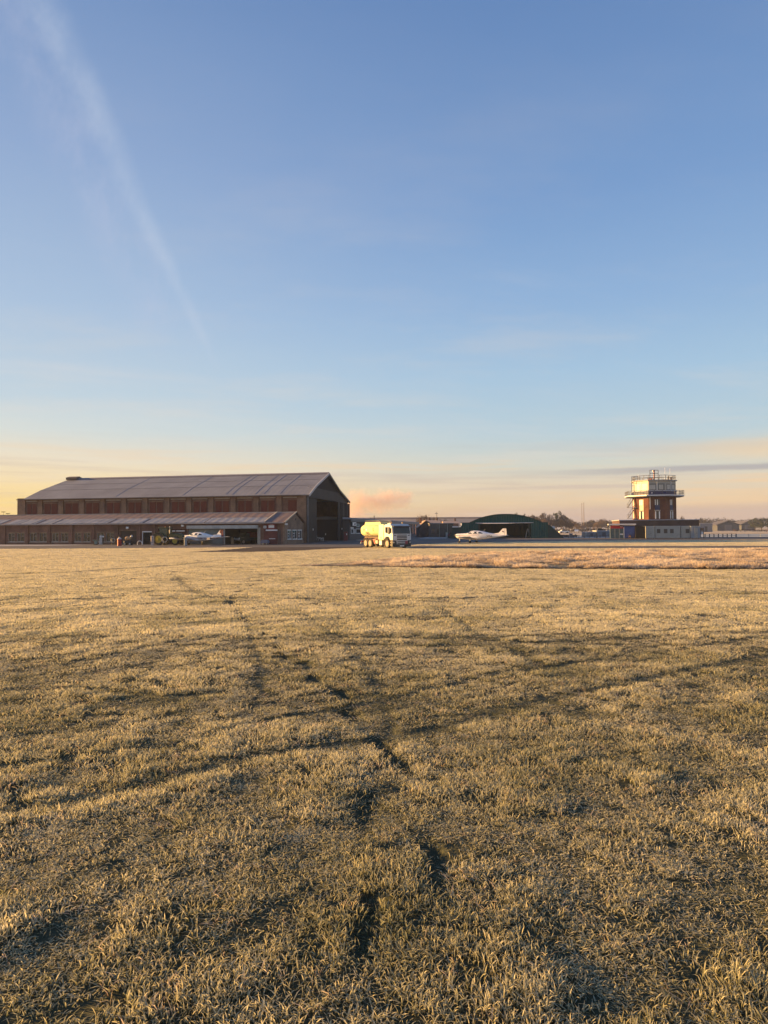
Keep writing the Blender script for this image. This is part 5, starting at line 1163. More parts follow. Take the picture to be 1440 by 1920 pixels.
# posts, dish
g = P(1033, 1006, 156)
t = thing('satellite_dish', 'white round dish on a dark post behind the right buttress of the green hangar', 'dish', (g.x, 156, 0))
q = MB(); q.tube([(-.15, 0, 0), (-.15, 0, P(1033, 979, 156).z)], .09, 8); q.build('post', DARK, t)
q = MB(); zc = P(1038, 989.5, 156).z; q.lathe([(.001, .12), (.2, .10), (.36, .02), (.38, -.02), (.2, .04), (.001, .06)], (.55, 0, zc), 'y', 20); q.tube([(-.1, 0, zc - .05), (.5, .15, zc)], .05, 6); q.build('dish', WHITE, t, True)

# ------------------------------------------------------------------ control tower
TC = P(1227, 1000, 151.5); TC.z = 0
ang0 = math.atan2(-TC.y, -TC.x) - R(13.4)
k8 = 151.5 / math.cos(math.atan2(TC.x, TC.y)) / F     # metres per pixel at the tower
tw = thing('control_tower', 'octagonal brick control tower with a white glazed cab, blue band and railed balcony', 'tower', TC, ang0)
def zt_(py): return P(1227, py, 151.5).z
RT = 37 / 1331 * math.hypot(TC.x, TC.y) * 1.0
def octr(r, z): return [(r * math.cos(R(45 * k)), r * math.sin(R(45 * k)), z) for k in range(8)]
TBK = brick('tower_brick', (0.155, 0.050, 0.028), (0.11, 0.038, 0.024), (0.12, 0.08, 0.065))
q = MB(); q.loft([octr(RT, 0), octr(RT, zt_(930.5))]); q.build('brick_shaft', TBK, tw)
def ring8(name, r, z0, z1, m, par=tw):
    q = MB(); q.loft([octr(r, z0), octr(r, z1)]); return q.build(name, m, par)
ring8('balcony_slab', RT * 1.36, zt_(931.8) + .05, zt_(929.8), WHITE)
ring8('slab_soffit', RT * 1.33, zt_(932.9), zt_(931.8) + .048, mat('soffit_dark', (0.06, 0.06, 0.08), 0.7))
ring8('blue_band', RT * 1.015, zt_(929.8) + .002, zt_(922.3), mat('navy_paint', (0.02, 0.025, 0.11), 0.5))
ring8('cab_sill', RT * 1.05, zt_(922.3) + .002, zt_(921.2), mat('sill_grey', (0.55, 0.57, 0.62), 0.6))
cabm = mat('cab_cream', (0.40, 0.37, 0.30), 0.5, 0, 0.1, 1)
cab_ = ring8('cab', RT * .985, zt_(921.2) + .002, zt_(903.4), cabm)
ring8('cab_roof', RT * 1.06, zt_(903.4) + .002, zt_(901.8), mat('roof_grey', (0.40, 0.39, 0.36), 0.7, frost=.5), cab_)
def facepanel(name, k, f0, f1, z0, z1, r, m, par, t=.06, off=0.003):
    """panel on octagon face k between vertices k and k+1; f0,f1 in 0..1 along it"""
    A_ = Vector((r * math.cos(R(45 * k)), r * math.sin(R(45 * k)), 0)); B_ = Vector((r * math.cos(R(45 * k + 45)), r * math.sin(R(45 * k + 45)), 0)); n = (A_ + B_).normalized()
    a, b = A_.lerp(B_, f0) + n * off, A_.lerp(B_, f1) + n * off
    q = MB(); q.add([(*(p + n * o_)[:2], z) for z in (z0, z1) for o_ in (0, t) for p in (a, b)], [(0, 1, 5, 4), (2, 3, 7, 6), (0, 2, 6, 4), (1, 3, 7, 5), (4, 5, 7, 6), (0, 1, 3, 2)]); return q.build(name, m, par)
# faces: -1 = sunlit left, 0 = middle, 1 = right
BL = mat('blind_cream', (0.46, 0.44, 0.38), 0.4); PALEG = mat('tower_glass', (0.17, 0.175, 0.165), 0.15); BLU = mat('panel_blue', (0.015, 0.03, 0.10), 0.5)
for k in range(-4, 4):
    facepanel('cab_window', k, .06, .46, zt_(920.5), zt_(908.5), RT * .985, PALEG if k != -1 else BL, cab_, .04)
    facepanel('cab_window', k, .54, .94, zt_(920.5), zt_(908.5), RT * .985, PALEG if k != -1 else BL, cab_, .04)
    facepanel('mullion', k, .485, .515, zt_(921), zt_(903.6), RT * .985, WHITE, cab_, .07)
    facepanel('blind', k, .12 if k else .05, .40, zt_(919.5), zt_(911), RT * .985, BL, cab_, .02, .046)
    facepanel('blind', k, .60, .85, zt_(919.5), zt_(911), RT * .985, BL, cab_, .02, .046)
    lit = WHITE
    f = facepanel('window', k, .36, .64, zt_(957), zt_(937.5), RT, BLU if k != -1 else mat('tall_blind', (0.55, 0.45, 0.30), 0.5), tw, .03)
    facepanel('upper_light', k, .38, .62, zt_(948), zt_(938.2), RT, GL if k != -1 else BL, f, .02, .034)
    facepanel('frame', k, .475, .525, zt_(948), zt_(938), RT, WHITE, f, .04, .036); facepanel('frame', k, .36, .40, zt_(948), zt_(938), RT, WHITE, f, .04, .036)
    f = facepanel('window', k, .36, .64, zt_(973), zt_(959), RT, GL, tw, .03)
    for a, b in ((.36, .42), (.58, .64)): facepanel('frame', k, a, b, zt_(973), zt_(959.5), RT, WHITE, f, .04, .034)
    facepanel('sill', k, .33, .67, zt_(958.6), zt_(957.3), RT, STONE, tw, .1, .004)
facepanel('downpipe', 0, .07, .10, zt_(956), zt_(933), RT, WHITE, tw, .08)
facepanel('emblem', 0, .17, .23, zt_(927.5), zt_(924.5), RT * 1.015, WHITE, tw, .03)
# railings
RAILM = mat('rail_grey', (0.07, 0.07, 0.085), 0.5, 0.2)
def railing(name, r, z0, h_, m, par, n=3, mids=2):
    q = MB()
    for i in range(mids + 1):
        z = z0 + h_ * (i + 1) / (mids + 1); pts = [(r * math.cos(R(45 * k)), r * math.sin(R(45 * k)), z) for k in range(9)]
        for a, b in zip(pts[:-1], pts[1:]): q.tube([a, b], .045, 5)
    for k in range(8):
        for j in range(n):
            a = Vector(octr(r, z0)[k]).lerp(Vector(octr(r, z0)[(k + 1) % 8]), j / n); q.tube([a, a + Vector((0, 0, h_))], .045, 5)
    return q.build(name, m, par)
railing('balcony_railing', RT * 1.34, zt_(929.8), zt_(921.6) - zt_(929.8), RAILM, tw)
railing('roof_railing', RT * .98, zt_(901.8), zt_(893.5) - zt_(901.8), RAILM, tw, 3, 1)
# world-axis frames on the roof: local frame turned back to face the viewer
def tp(px, py, d=0.0):
    w_ = P(px, py, 151.5 + d); v = Vector((w_.x - TC.x, w_.y - TC.y, 0)); v.rotate(Matrix.Rotation(-ang0, 3, 'Z')); return Vector((v.x, v.y, w_.z))
q = MB()
for d in (-1.0, 1.0):
    for px in (1184.3, 1195.5): q.tube([tp(px, 929.5 if px < 1190 else 901, d), tp(px, 893.3, d)], .05, 6)
    for py in (893.5, 900, 906): q.tube([tp(1184.3, py, d), tp(1195.5, py, d)], .04, 6)
for py in (893.5, 900): q.tube([tp(1184.3, py, -1), tp(1184.3, py, 1)], .04, 6)
q.build('ladder_cage', RAILM, tw)
q = MB()
for d in (-.9, .9):
    for px in (1218.5, 1226.5, 1234): q.tube([tp(px, 901, d), tp(px, 881.5, d)], .06, 6)
    for py in (881.5, 887.5): q.tube([tp(1218.5, py, d), tp(1234, py, d)], .055, 6)
q.add([tp(1218, 888, -1), tp(1234, 888, -1), tp(1234, 888, 1), tp(1218, 888, 1), tp(1218, 887.3, -1), tp(1234, 887.3, -1), tp(1234, 887.3, 1), tp(1218, 887.3, 1)], [(0, 1, 2, 3), (4, 5, 6, 7), (0, 1, 5, 4), (2, 3, 7, 6)])
q.build('mast_platform', RAILM, tw)
q = MB(); q.tube([tp(1226.5, 902), tp(1226.5, 881)], .14, 8); q.build('mast', mat('mast_red_white', (0.40, 0.12, 0.08), 0.5), tw)
q = MB(); c_ = tp(1224.8, 883); q.lathe([(.001, -.25), (.16, -.2), (.2, 0), (.16, .2), (.001, .25)], tuple(c_), 'z', 10); q.build('beacon', mat('beacon_pink', (0.8, 0.6, 0.58), 0.4), tw, True)
q = MB(); q.bevbox(-.6, .1, -.4, .3, zt_(901.7), zt_(896.8), .05); eq = q.build('equipment_box', mat('rust_box', (0.35, 0.12, 0.06), 0.6), tw); p_ = tp(1219.5, 900); eq.location = (p_.x, p_.y, 0)
for i, (px, py, r_) in enumerate(((1196.5, 890, .025), (1200, 893.5, .03), (1207, 891.5, .05), (1246.5, 877, .02), (1256, 878, .02), (1253, 892.5, .07), (1241, 892, .03))):
    q = MB(); q.tube([tp(px, 901.6), tp(px, py)], r_, 6); q.build('antenna', WHITE if r_ < .03 else RAILM, tw)
q = MB(); c_ = tp(1258.6, 901.6, -.5); q.lathe([(.001, 0), (.26, 0), (.26, .55), (.30, .6), (.30, .75), (.001, .8)], tuple(c_), 'z', 14); q.build('vent_drum', mat('drum_tan', (0.45, 0.36, 0.28), 0.6), tw, True)
q = MB(); c_ = tp(1265.2, 904, 0); q.lathe([(.001, -.12), (.12, -.1), (.14, 0), (.12, .1), (.001, .12)], tuple(c_), 'z', 10); q.tube([tp(1262, 904), tp(1265.2, 904)], .04, 6); q.build('side_lamp', DARK, tw, True)
# outside stair on the left
q = MB()
def land(px0, px1, py, d0, d1, th=.1):
    a, b, c_, e = tp(px0, py, d0), tp(px1, py, d0), tp(px1, py, d1), tp(px0, py, d1); dz = Vector((0, 0, th))
    q.add([a, b, c_, e, a + dz, b + dz, c_ + dz, e + dz], [(0, 1, 2, 3), (4, 5, 6, 7), (0, 1, 5, 4), (1, 2, 6, 5), (2, 3, 7, 6), (3, 0, 4, 7)])
land(1175.5, 1194, 952.5, -1.2, 1.2); land(1175.5, 1193, 972.5, -1.2, 1.2); q.build('stair_landing', mat('landing_white', (0.70, 0.62, 0.50), 0.6), tw)
q = MB()
for d, pa, pb, ya, yb in ((-.9, 1177, 1190, 951.5, 932), (-.9, 1178, 1190.5, 971.5, 953)):
    for dd in (0, .8):
        q.tube([tp(pa, ya, d + dd), tp(pb, yb, d + dd)], .07, 6); q.tube([tp(pa, ya - 7.5, d + dd), tp(pb, yb - 7.5, d + dd)], .03, 5)
        for f in (0, .33, .66, 1): q.tube([tp(pa + (pb - pa) * f, ya + (yb - ya) * f, d + dd), tp(pa + (pb - pa) * f, ya + (yb - ya) * f - 7.5, d + dd)], .025, 5)
    for f in range(10): a = tp(pa + (pb - pa) * f / 10, ya + (yb - ya) * f / 10, d); b = tp(pa + (pb - pa) * f / 10, ya + (yb - ya) * f / 10, d + .8); q.tube([a, b], .05, 4)
for py in (945, 965):
    for px in (1175.8, 1178.5): q.tube([tp(px, py + 7, -1.1), tp(px, py, -1.1)], .03, 5)
    q.tube([tp(1175.8, py, -1.1), tp(1182, py, -1.1)], .03, 5)
q.build('staircase', RAILM, tw)
q = MB(); q.tube([tp(1189.5, 973), tp(1189.5, 932)], .22, 8); q.build('stair_column', mat('landing_white', (0, 0, 0)), tw)
# brick base block
g0 = P(1162, 1005, 141); bk = thing('brick_block', 'long flat-roofed dark brick block at the foot of the control tower', 'building', (g0.x, g0.y, 0), R(-12))
bl = LT(1311.5, g0, (math.cos(R(-12)), math.sin(R(-12)))); zb_ = P(1230, 975.4, 139).z
DBR = brick('dark_brick', (0.115, 0.065, 0.055), (0.09, 0.05, 0.045), (0.10, 0.08, 0.07))
q = MB(); q.box(0, bl, 0, 14, 0, zb_); q.build('wall', DBR, bk)
q = MB(); q.box(-.12, bl + .12, -.12, 14.1, zb_ + .002, zb_ + .13); q.build('coping', mat('rimed_coping', (0.45, 0.46, 0.50), 0.7), bk)
q = MB(); q.box(2.2, 3.2, -.05, -.003, 0, 2.1); q.build('door', mat('door_black', (0.03, 0.03, 0.03), 0.6), bk)
q = MB(); q.box(-.02, 2.0, -.3, -.003, zb_ - 1.2, zb_ - .9); q.build('cable_tray', DARK, bk)
# portable cabins
def cabin(px0, px1, y, py0, label, m, wins=(), door=None, grp='portable cabins at the foot of the tower', name='portable_cabin', rz=R(-12.5)):
    a = P(px0, 1005, y); w = LT(px1, a, (math.cos(rz), math.sin(rz))); z = P((px0 + px1) / 2, py0, y - w * .05).z
    t = thing(name, label, 'cabin', (a.x, a.y, 0), rz, grp); q = MB(); q.bevbox(.04, w - .04, 0, 2.6, .1, z, .03); q.build('body', m, t)
    q = MB(); q.box(-.02, w + .02, -.05, 2.65, z + .002, z + .08); q.build('roof', mat('rimed_lid', (0.55, 0.56, 0.56), 0.7), t)
    for p0, p1 in wins:
        x0, x1 = LT(p0, a, (math.cos(rz), math.sin(rz))), LT(p1, a, (math.cos(rz), math.sin(rz))); z1, z0 = P(p0, 992, a.y).z, P(p0, 999.6, a.y).z
        q = MB(); q.box(x0, x1, -.04, -.003, z0, z1); f = q.build('window', mat('shuttered_glass', (0.07, 0.055, 0.045), 0.4), t); q = MB(); q.box(x0 - .05, x1 + .05, -.03, -.004, z1 + .001, z1 + .06); q.box(x0 - .05, x1 + .05, -.03, -.004, z0 - .06, z0 - .001); q.build('frame', GREYP, f)
    if door: 
        x0, x1 = [LT(p, a, (math.cos(rz), math.sin(rz))) for p in door]; q = MB(); q.box(x0, x1, -.03, -.003, .12, z - .25); d_ = q.build('door', mat('cabin_door', (0.36, 0.35, 0.31), 0.6) if name == 'portable_cabin' else m, t); q = MB(); q.box(x1 - .2, x1 - .12, -.08, -.031, 1.0, 1.12); q.build('handle', DARK, d_)
    for x in (.3, w - .3): q = MB(); q.box(x - .12, x + .12, .05, .3, 0, .1); q.build('foot', DARK, t)
    return t
CBM = mat('cabin_cream', (0.37, 0.36, 0.32), 0.6, 0, 0.12, .8)
cabin(1210.5, 1228, 133.5, 987.3, 'narrow cream cabin with a door and no windows, left of the row', CBM, (), (1215, 1222))
cabin(1228.2, 1276.2, 133.2, 987, 'long cream portable cabin with three square windows', CBM, ((1231.7, 1238), (1244.8, 1251.3), (1256.3, 1263)))
cabin(1276.5, 1295, 132.5, 987, 'short cream portable cabin with one window right of the three-window cabin', CBM, ((1285.5, 1292.5),))
cabin(1295.3, 1313.5, 131.8, 987, 'blue-grey steel storage container at the right end of the cabins', ribbed('container_blue_grey', (0.27, 0.31, 0.36), 0, 0.35, .5), (), (1302, 1308))
g = P(1210.2, 1005, 133.4); Ls = -LT(1191.5, g, (math.cos(R(-12.5)), math.sin(R(-12.5)), 0))  # added screen: hides and shades the narrow cabin's sunlit left end
t = thing('added_screen', 'added dark screen shading the cabin side, between the blue shed and the narrow cabin', 'screen', (g.x, g.y, 0), R(-12.5)); TS = ribbed('added_screen_dark', (0.035, 0.027, 0.022), 0, 0.15, .4, .8)
q = MB(); q.box(-Ls, -.02, -.05, .05, .06, 2.35); q.build('boarding', TS, t)
for k in range(4): q = MB(); x = -Ls + (Ls - .1) * k / 3; q.box(x, x + .08, .052, .14, 0, 2.4); q.build('post', TS, t)
# blue shed and kiosk with white canopy
t = cabin(1169.6, 1190.5, 138, 985.8, 'bright blue shed under a white flat canopy left of the cabins', mat('shed_blue', (0.018, 0.055, 0.24), 0.5, 0, .2, 1), (), (1180, 1188), None, 'blue_shed', R(-15))
q = MB(); a = P(1169.6, 1005, 138); zc = P(1180, 985, 138).z; xl = P(1141.8, 1000, 138).x - a.x; xr = P(1191.2, 1000, 138).x - a.x
q.bevbox(xl, xr, -.5, 2.8, zc + .05, zc + .32, .03); q.build('canopy', mat('rimed_canopy', (0.62, 0.62, 0.66), 0.6), t)
t = thing('glazed_kiosk', 'glazed kiosk with a red fascia beside the blue shed', 'kiosk', (P(1144.5, 1000, 139.6).x, 139.6, 0), R(-15)); w = P(1169.2, 1000, 138.2).x - P(1144.5, 1000, 138.2).x
q = MB(); q.box(0, w, 0, 2.4, 0, zc - .02); q.build('body', mat('kiosk_teal', (0.10, 0.15, 0.15), 0.3, 0, .3, 2), t)
q = MB(); q.box(0, w, -.06, -.003, zc - .6, zc - .03); q.build('red_fascia', mat('fascia_red', (0.42, 0.02, 0.05), 0.5), t)
q = MB(); q.box(w * .74, w * .9, -.075, -.062, zc - .35, zc - .2); q.build('white_mark', WHITE, t)
for f in (0, .33, .66, 1): q = MB(); q.box(w * f - .05, w * f + .05, -.07, -.004, 0, zc - .62); q.build('mullion', GREYP, t)
q = MB(); q.box(w * .7, w * .92, -.05, -.004, .7, .95); q.build('notice', WHITE, t)
# bench
g = P(1187, 1008, 136.5); t = thing('picnic_bench', 'dark timber picnic bench in front of the blue shed', 'bench', (g.x, 136.5, 0)); TM = mat('dark_timber', (0.07, 0.04, 0.03), 0.8)
q = MB(); q.box(-.9, .9, -.35, .35, .70, .75); q.build('table_top', TM, t)
for s in (-1, 1): q = MB(); q.box(-.9, .9, s * .7 - .14, s * .7 + .14, .42, .47); q.build('seat', TM, t)
for s in (-1, 1): q = MB(); q.box(s * .6 - .04, s * .6 + .04, -.75, .75, .36, .42); q.prism([(-.6, 0), (-.5, 0), (-.1, .7), (-.25, .7)], 'x', s * .6 - .045, s * .6 + .045); q.prism([(.6, 0), (.5, 0), (.1, .7), (.25, .7)], 'x', s * .6 - .045, s * .6 + .045); q.build('leg', TM, t)
# gate frame right of the container
g = P(1316.5, 1008, 140); t = thing('notice_stand', 'brown two-post frame with a small notice right of the container', 'sign', (g.x, 140, 0)); z1 = P(1316, 990, 140).z
for x in (-.3, .3): q = MB(); q.box(x - .05, x + .05, -.05, .05, 0, z1); q.build('post', TM, t)
q = MB(); q.box(-.24, .24, -.03, .03, z1 - .5, z1); q.build('notice', mat('notice_brown', (0.25, 0.14, 0.08), 0.7), t); q = MB(); q.box(-.2, .2, -.03, .03, z1 - 1.25, z1 - .75); q.build('white_notice', WHITE, t)

# ------------------------------------------------------------------ fences
FM = mat('fence_grey', (0.11, 0.12, 0.13), 0.6); FT = mat('fence_timber', (0.10, 0.08, 0.065), 0.8)
def fence(px0, px1, y0, y1, pyt, label, nposts, rails=2, m=FM, r_=.04, name='rail_fence', mesh=False):
    a, b = P(px0, 1005, y0), P(px1, 1005, y1); a.z = b.z = 0; hh = P(px0, pyt, y0).z; d = b - a; Ln = d.length; t = thing(name, label, 'fence', a, math.atan2(d.y, d.x))
    for i in range(nposts): x = Ln * i / (nposts - 1); q = MB(); q.box(x - r_, x + r_, -r_, r_, 0, hh); q.build('post', m, t)
    for i in range(rails): z = hh * (i + 1) / rails - .06; q = MB(); q.box(0, Ln, -r_ * .5 - .01, r_ * .5 + .01, z - .04, z + .04); q.build('rail', m, t)
    return t
fence(1322, 1380, 147, 149, 1000.8, 'dark post and rail fence running right from the notice frame', 8, 2, FM, .07)
fence(1381, 1470, 149, 155, 1001.2, 'thin rail fence continuing to the right edge of the picture', 5, 2, GREYP, .04)
fence(1056, 1145, 150, 148, 1003.2, 'low dark rail fence between the green hangar and the glazed kiosk', 10, 2, FM, .06)
# things behind the low fence
g = P(1070.5, 1006, 152); t = thing('meter_cabinet', 'upright grey cabinet behind the low fence right of the green hangar', 'cabinet', (g.x, 152, 0)); z1 = P(1070, 1000, 152).z
q = MB(); q.bevbox(-.32, .32, -.2, .2, .05, z1, .03); q.build('body', GREYP, t); q = MB(); q.box(-.27, .27, -.22, -.203, .12, z1 - .1); q.build('door', FM, t)
g = P(1119, 1006, 147); q = MB(); q.bevbox(-.12, .12, -.12, .12, 0, P(1119, 999, 147).z, .03); q.lathe([(.14, 0), (.14, .03), (.02, .1)], (0, 0, P(1119, 999, 147).z), 'z', 8); o = q.build('gate_post', FM); o.location = (g.x, 147, 0); tag(o, 'stout dark gate post in the low fence left of the kiosk', 'post')
for i, (p0, p1, pt, y, lb, m) in enumerate(((1101, 1118, 998.5, 165, 'low grey store behind the low fence, left of the gate post', mat('store_grey', (0.22, 0.24, 0.25), 0.7)), (1121, 1144, 996, 170, 'low blue-grey store with a dark flue left of the kiosk', mat('store_blue', (0.20, 0.24, 0.27), 0.7)))):
    t, w, z = bx('low_store', lb, 'shed', p0, p1, y, pt, 4, m, mat('rimed_lid', (0, 0, 0)), 0, .1, 'low stores behind the fence')
    q = MB(); q.box(-w * .3, w * .3, -.03, -.002, 0, z * .8); q.build('door', FM, t)
    if i: 
        q = MB(); q.tube([(-w * .3, 1, z), (-w * .3, 1, P(1130, 987.5, y).z)], .12, 8); q.build('flue', DARK, t); q = MB(); q.box(-w * .9, -w * .2, .5, 1.2, z + .17, z + .7); q.box(-w * .1, w * .5, .8, 1.1, z + .17, z + .45); q.build('roof_plant', DARK, t)
# tall thin masts
for px, py, y, lb in ((1091.5, 945, 160, 'left and shorter of the two slim masts right of the wood'), (1095.2, 944, 158, 'right and thicker of the two slim masts right of the wood')):
    g = P(px, 1005, y); t = thing('slim_mast', lb, 'mast', (g.x, y, 0), 0, 'slim masts'); z1 = P(px, py, y).z
    q = MB(); q.tube([(0, 0, 0), (0, 0, z1)], .07 if px < 1093 else .11, 6, .045); q.lathe([(.25, 0), (.25, .1), (.08, .3)], (0, 0, 0), 'z', 8); q.build('pole', mat('mast_pale', (0.22, 0.19, 0.18), 0.6), t)
    q = MB(); q.lathe([(.001, z1), (.09, z1), (.09, z1 + .2), (.001, z1 + .25)], (0, 0, 0), 'z', 8); q.build('lamp', GREYP, t)
# distant parked vehicles
def car(px, py, y, lb, m, rz=0.0, s=1.0):
    g = P(px, py, y); t = thing('parked_car', lb, 'car', (g.x, y, 0), rz, 'cars parked far behind the fence'); q = MB()
    q.prism([(-2.1, .35), (-2.1, .85), (-1.5, .95), (-.9, 1.42), (.7, 1.42), (1.3, .95), (2.1, .8), (2.1, .35)], 'y', -.85, .85); bd = q.build('body', m, t)
    q = MB(); q.prism([(-1.35, .96), (-.85, 1.36), (.65, 1.36), (1.15, .96)], 'y', -.87, .87); q.build('window', GL, bd)
    for x in (-1.3, 1.3):
        for w_ in (-1, 1): q = MB(); q.lathe([(.001, -.1), (.33, -.1), (.33, .1), (.001, .1)], (x, w_ * .8, .33), 'y', 14); q.build('wheel', BLACK, t)
    t.scale = (s, s, s); return t
car(1057.5, 997, 300, 'small white car parked at the foot of the wood', WHITE, .1)
car(1081, 997.5, 330, 'white car parked left of the slim masts', WHITE, 1.3)
car(1141, 997, 240, 'white car parked behind the glazed kiosk', WHITE, .0)

# ------------------------------------------------------------------ trees
def tree_proto(name, h, w, seed, crown_m, bark, n=1500, dens=.55, conifer=False):
    r = random.Random(seed); q = MB(); q.tube([(0, 0, 0), (r.uniform(-.2, .2), 0, h * .3), (r.uniform(-.3, .3), .1, h * .6), (0, 0, h * .9)], h * .028, 7, h * .006)
    tips = []
    if not conifer:
        for k in range(11):
            z0 = h * r.uniform(.2, .6); a = r.uniform(0, 6.283); l_ = w * r.uniform(.25, .5); z1 = min(h * .95, z0 + h * r.uniform(.15, .4))
            e = (l_ * math.cos(a), l_ * math.sin(a), z1); q.tube([(0, 0, z0), (e[0] * .5, e[1] * .5, (z0 + z1) / 2 + .1), e], h * .011, 5, h * .003); tips.append(e)
    tr = q.build('trunk', bark)
    vs = []; fs = []
    cl = []
    for k in range(24):
        if conifer: z = h * r.uniform(.08, .97); rad = w * .5 * (1 - z / h) ** .8; a = r.uniform(0, 6.283); cl.append((rad * .6 * math.cos(a), rad * .6 * math.sin(a), z, max(.12, rad * .55)))
        else:
            if k < len(tips): e = tips[k]; cl.append((e[0], e[1], e[2], w * r.uniform(.10, .2)))
            else:
                a = r.uniform(0, 6.283); u_ = math.sqrt(r.random()) * w * .38; z = h * r.uniform(.34, .92); u_ *= (1 - max(0, (z / h - .6)) * 1.5); cl.append((u_ * math.cos(a), u_ * math.sin(a), z, w * r.uniform(.10, .2)))
    for i in range(n):
        c_ = r.choice(cl); d = Vector((r.gauss(0, 1), r.gauss(0, 1), r.gauss(0, .8))).normalized() * c_[3] * r.uniform(.5, 1.15)
        p = Vector(c_[:3]) + d; s = h * r.uniform(.012, .028); a = Vector((r.gauss(0, 1), r.gauss(0, 1), r.gauss(0, 1))).normalized(); b = a.cross(Vector((r.random(), r.random(), 1))).normalized(); k = len(vs)
        vs += [p - a * s, p + b * s * .7, p + a * s, p - b * s * .7]; fs.append((k, k + 1, k + 2, k + 3))
    me = bpy.data.meshes.new('crown'); me.from_pydata([tuple(v) for v in vs], [], fs); me.materials.append(crown_m)
    co = bpy.data.objects.new('crown', me); COL.objects.link(co)
    return tr, co
BARK = mat('bark', (0.09, 0.065, 0.05), 0.9)
def cm(name, c1, c2):
    return mat(name, c1, 0.8, 0, .3, 1.0, c2)
KINDS = {'oak': (cm('crown_russet', (0.10, 0.06, 0.045), (0.065, 0.045, 0.038)), 9, 9), 'dusk': (cm('crown_brown', (0.07, 0.056, 0.06), (0.045, 0.038, 0.042)), 10, 8), 'gold': (cm('crown_gold', (0.14, 0.09, 0.055), (0.09, 0.06, 0.042)), 8, 9), 'ever': (cm('crown_green', (0.032, 0.045, 0.032), (0.022, 0.03, 0.024)), 10, 7)}
protos = {}
def put_tree(kind, px, pytop, y, wpx, label, grp, name='bare_tree', con=False):
    key = (kind, con)
    g = P(px, 995, y); z1 = P(px, pytop, y).z; w = wpx * math.hypot(g.x, y) / F
    m_, H_, W_ = KINDS[kind]
    t = thing(name, label, 'tree', (g.x, y, 0), random.uniform(0, 6.28), grp)
    if key not in protos:
        tr, co = tree_proto(name, H_, W_ if not con else 5, 5 + len(protos), m_, BARK, 2600, conifer=con); protos[key] = (tr.data, co.data); tr.parent = t; co.parent = t
    else:
        for nm, d in zip(('trunk', 'crown'), protos[key]): o = bpy.data.objects.new(nm, d); COL.objects.link(o); o.parent = t
    t.scale = (w / (W_ if not con else 5) * 1.15, w / (W_ if not con else 5) * 1.15, z1 / H_)
    return t
WG = 'trees of the wood behind the green hangar'
wood = [('ever', 968, 962, 330, 12), ('ever', 979, 964.5, 335, 12), ('gold', 990, 968, 380, 16), ('dusk', 1003, 964.5, 340, 20), ('dusk', 1016, 960.5, 345, 22), ('dusk', 1030, 963.5, 350, 20), ('ever', 1043, 959.5, 352, 16), ('dusk', 1052, 963.5, 350, 20), ('dusk', 1062, 966, 356, 20), ('oak', 1072, 974, 360, 16), ('gold', 1081, 979, 380, 16),
        ('gold', 1000, 974, 300, 16), ('oak', 1022, 974, 310, 18), ('dusk', 1038, 973, 312, 20), ('dusk', 1056, 973, 315, 18), ('dusk', 1068, 978, 318, 14)]
wn = {'ever': 'dark green', 'gold': 'golden-brown', 'dusk': 'grey-brown', 'oak': 'russet'}
ords = ['first', 'second', 'third', 'fourth', 'fifth', 'sixth', 'seventh', 'eighth', 'ninth', 'tenth', 'eleventh']
for i, a in enumerate(wood[:11]): put_tree(a[0], a[1], a[2], a[3], a[4], '%s tree in the back row of the wood, %s from the left' % (wn[a[0]], ords[i]), WG)
for i, a in enumerate(wood[11:]): put_tree(a[0], a[1], a[2], a[3], a[4], '%s tree in the lower front row of the wood, %s from the left' % (wn[a[0]], ords[i]), WG)
G2 = 'trees between the masts and the kiosk'
for i, a in enumerate([('dusk', 1102, 977, 420, 18), ('dusk', 1113, 974, 425, 20), ('oak', 1126, 973.5, 430, 22), ('gold', 1120, 980, 380, 20), ('dusk', 1140, 976, 435, 18), ('dusk', 1150, 977.5, 420, 16), ('gold', 1092, 983, 400, 14)]):
    put_tree(a[0], a[1], a[2], a[3], a[4], '%s hazy tree between the masts and the kiosk, %s of that clump' % (wn[a[0]], ords[i]), G2)
G3 = 'far trees along the right horizon'
for i, a in enumerate([('dusk', 1279, 967, 300, 9), ('dusk', 1268, 971, 310, 8), ('dusk', 1318, 972.5, 480, 14), ('dusk', 1330, 975.5, 480, 14), ('oak', 1350, 976, 520, 18), ('dusk', 1368, 974.5, 520, 18), ('dusk', 1384, 977, 520, 16), ('dusk', 1400, 977, 500, 18), ('ever', 1416, 973.5, 380, 18), ('ever', 1428, 971.5, 375, 20), ('ever', 1441, 970.5, 370, 20)]):
    put_tree(a[0], a[1], a[2], a[3], a[4], '%s hazy tree on the horizon right of the tower, %s from the left' % (wn[a[0]], ords[i] if i > 1 else ['second', 'first'][i]), G3)
G4 = 'trees behind the workshop'
for i, a in enumerate([('oak', 786, 973, 262, 16), ('gold', 800, 967, 266, 26), ('oak', 812, 970.5, 262, 16), ('oak', 826, 974, 270, 12), ('dusk', 835, 972.5, 262, 12)]):
    put_tree(a[0], a[1], a[2], a[3], a[4], '%s tree behind the workshop roofs, %s from the left' % (wn[a[0]], ords[i]), G4)
put_tree('ever', 702, 963.5, 262, 9, 'tall dark conifer above the slate building roof', 'conifers behind the slate building', 'conifer', True)
put_tree('ever', 695, 967.5, 262, 5, 'short dark conifer left of the tall conifer above the slate roof', 'conifers behind the slate building', 'conifer', True)
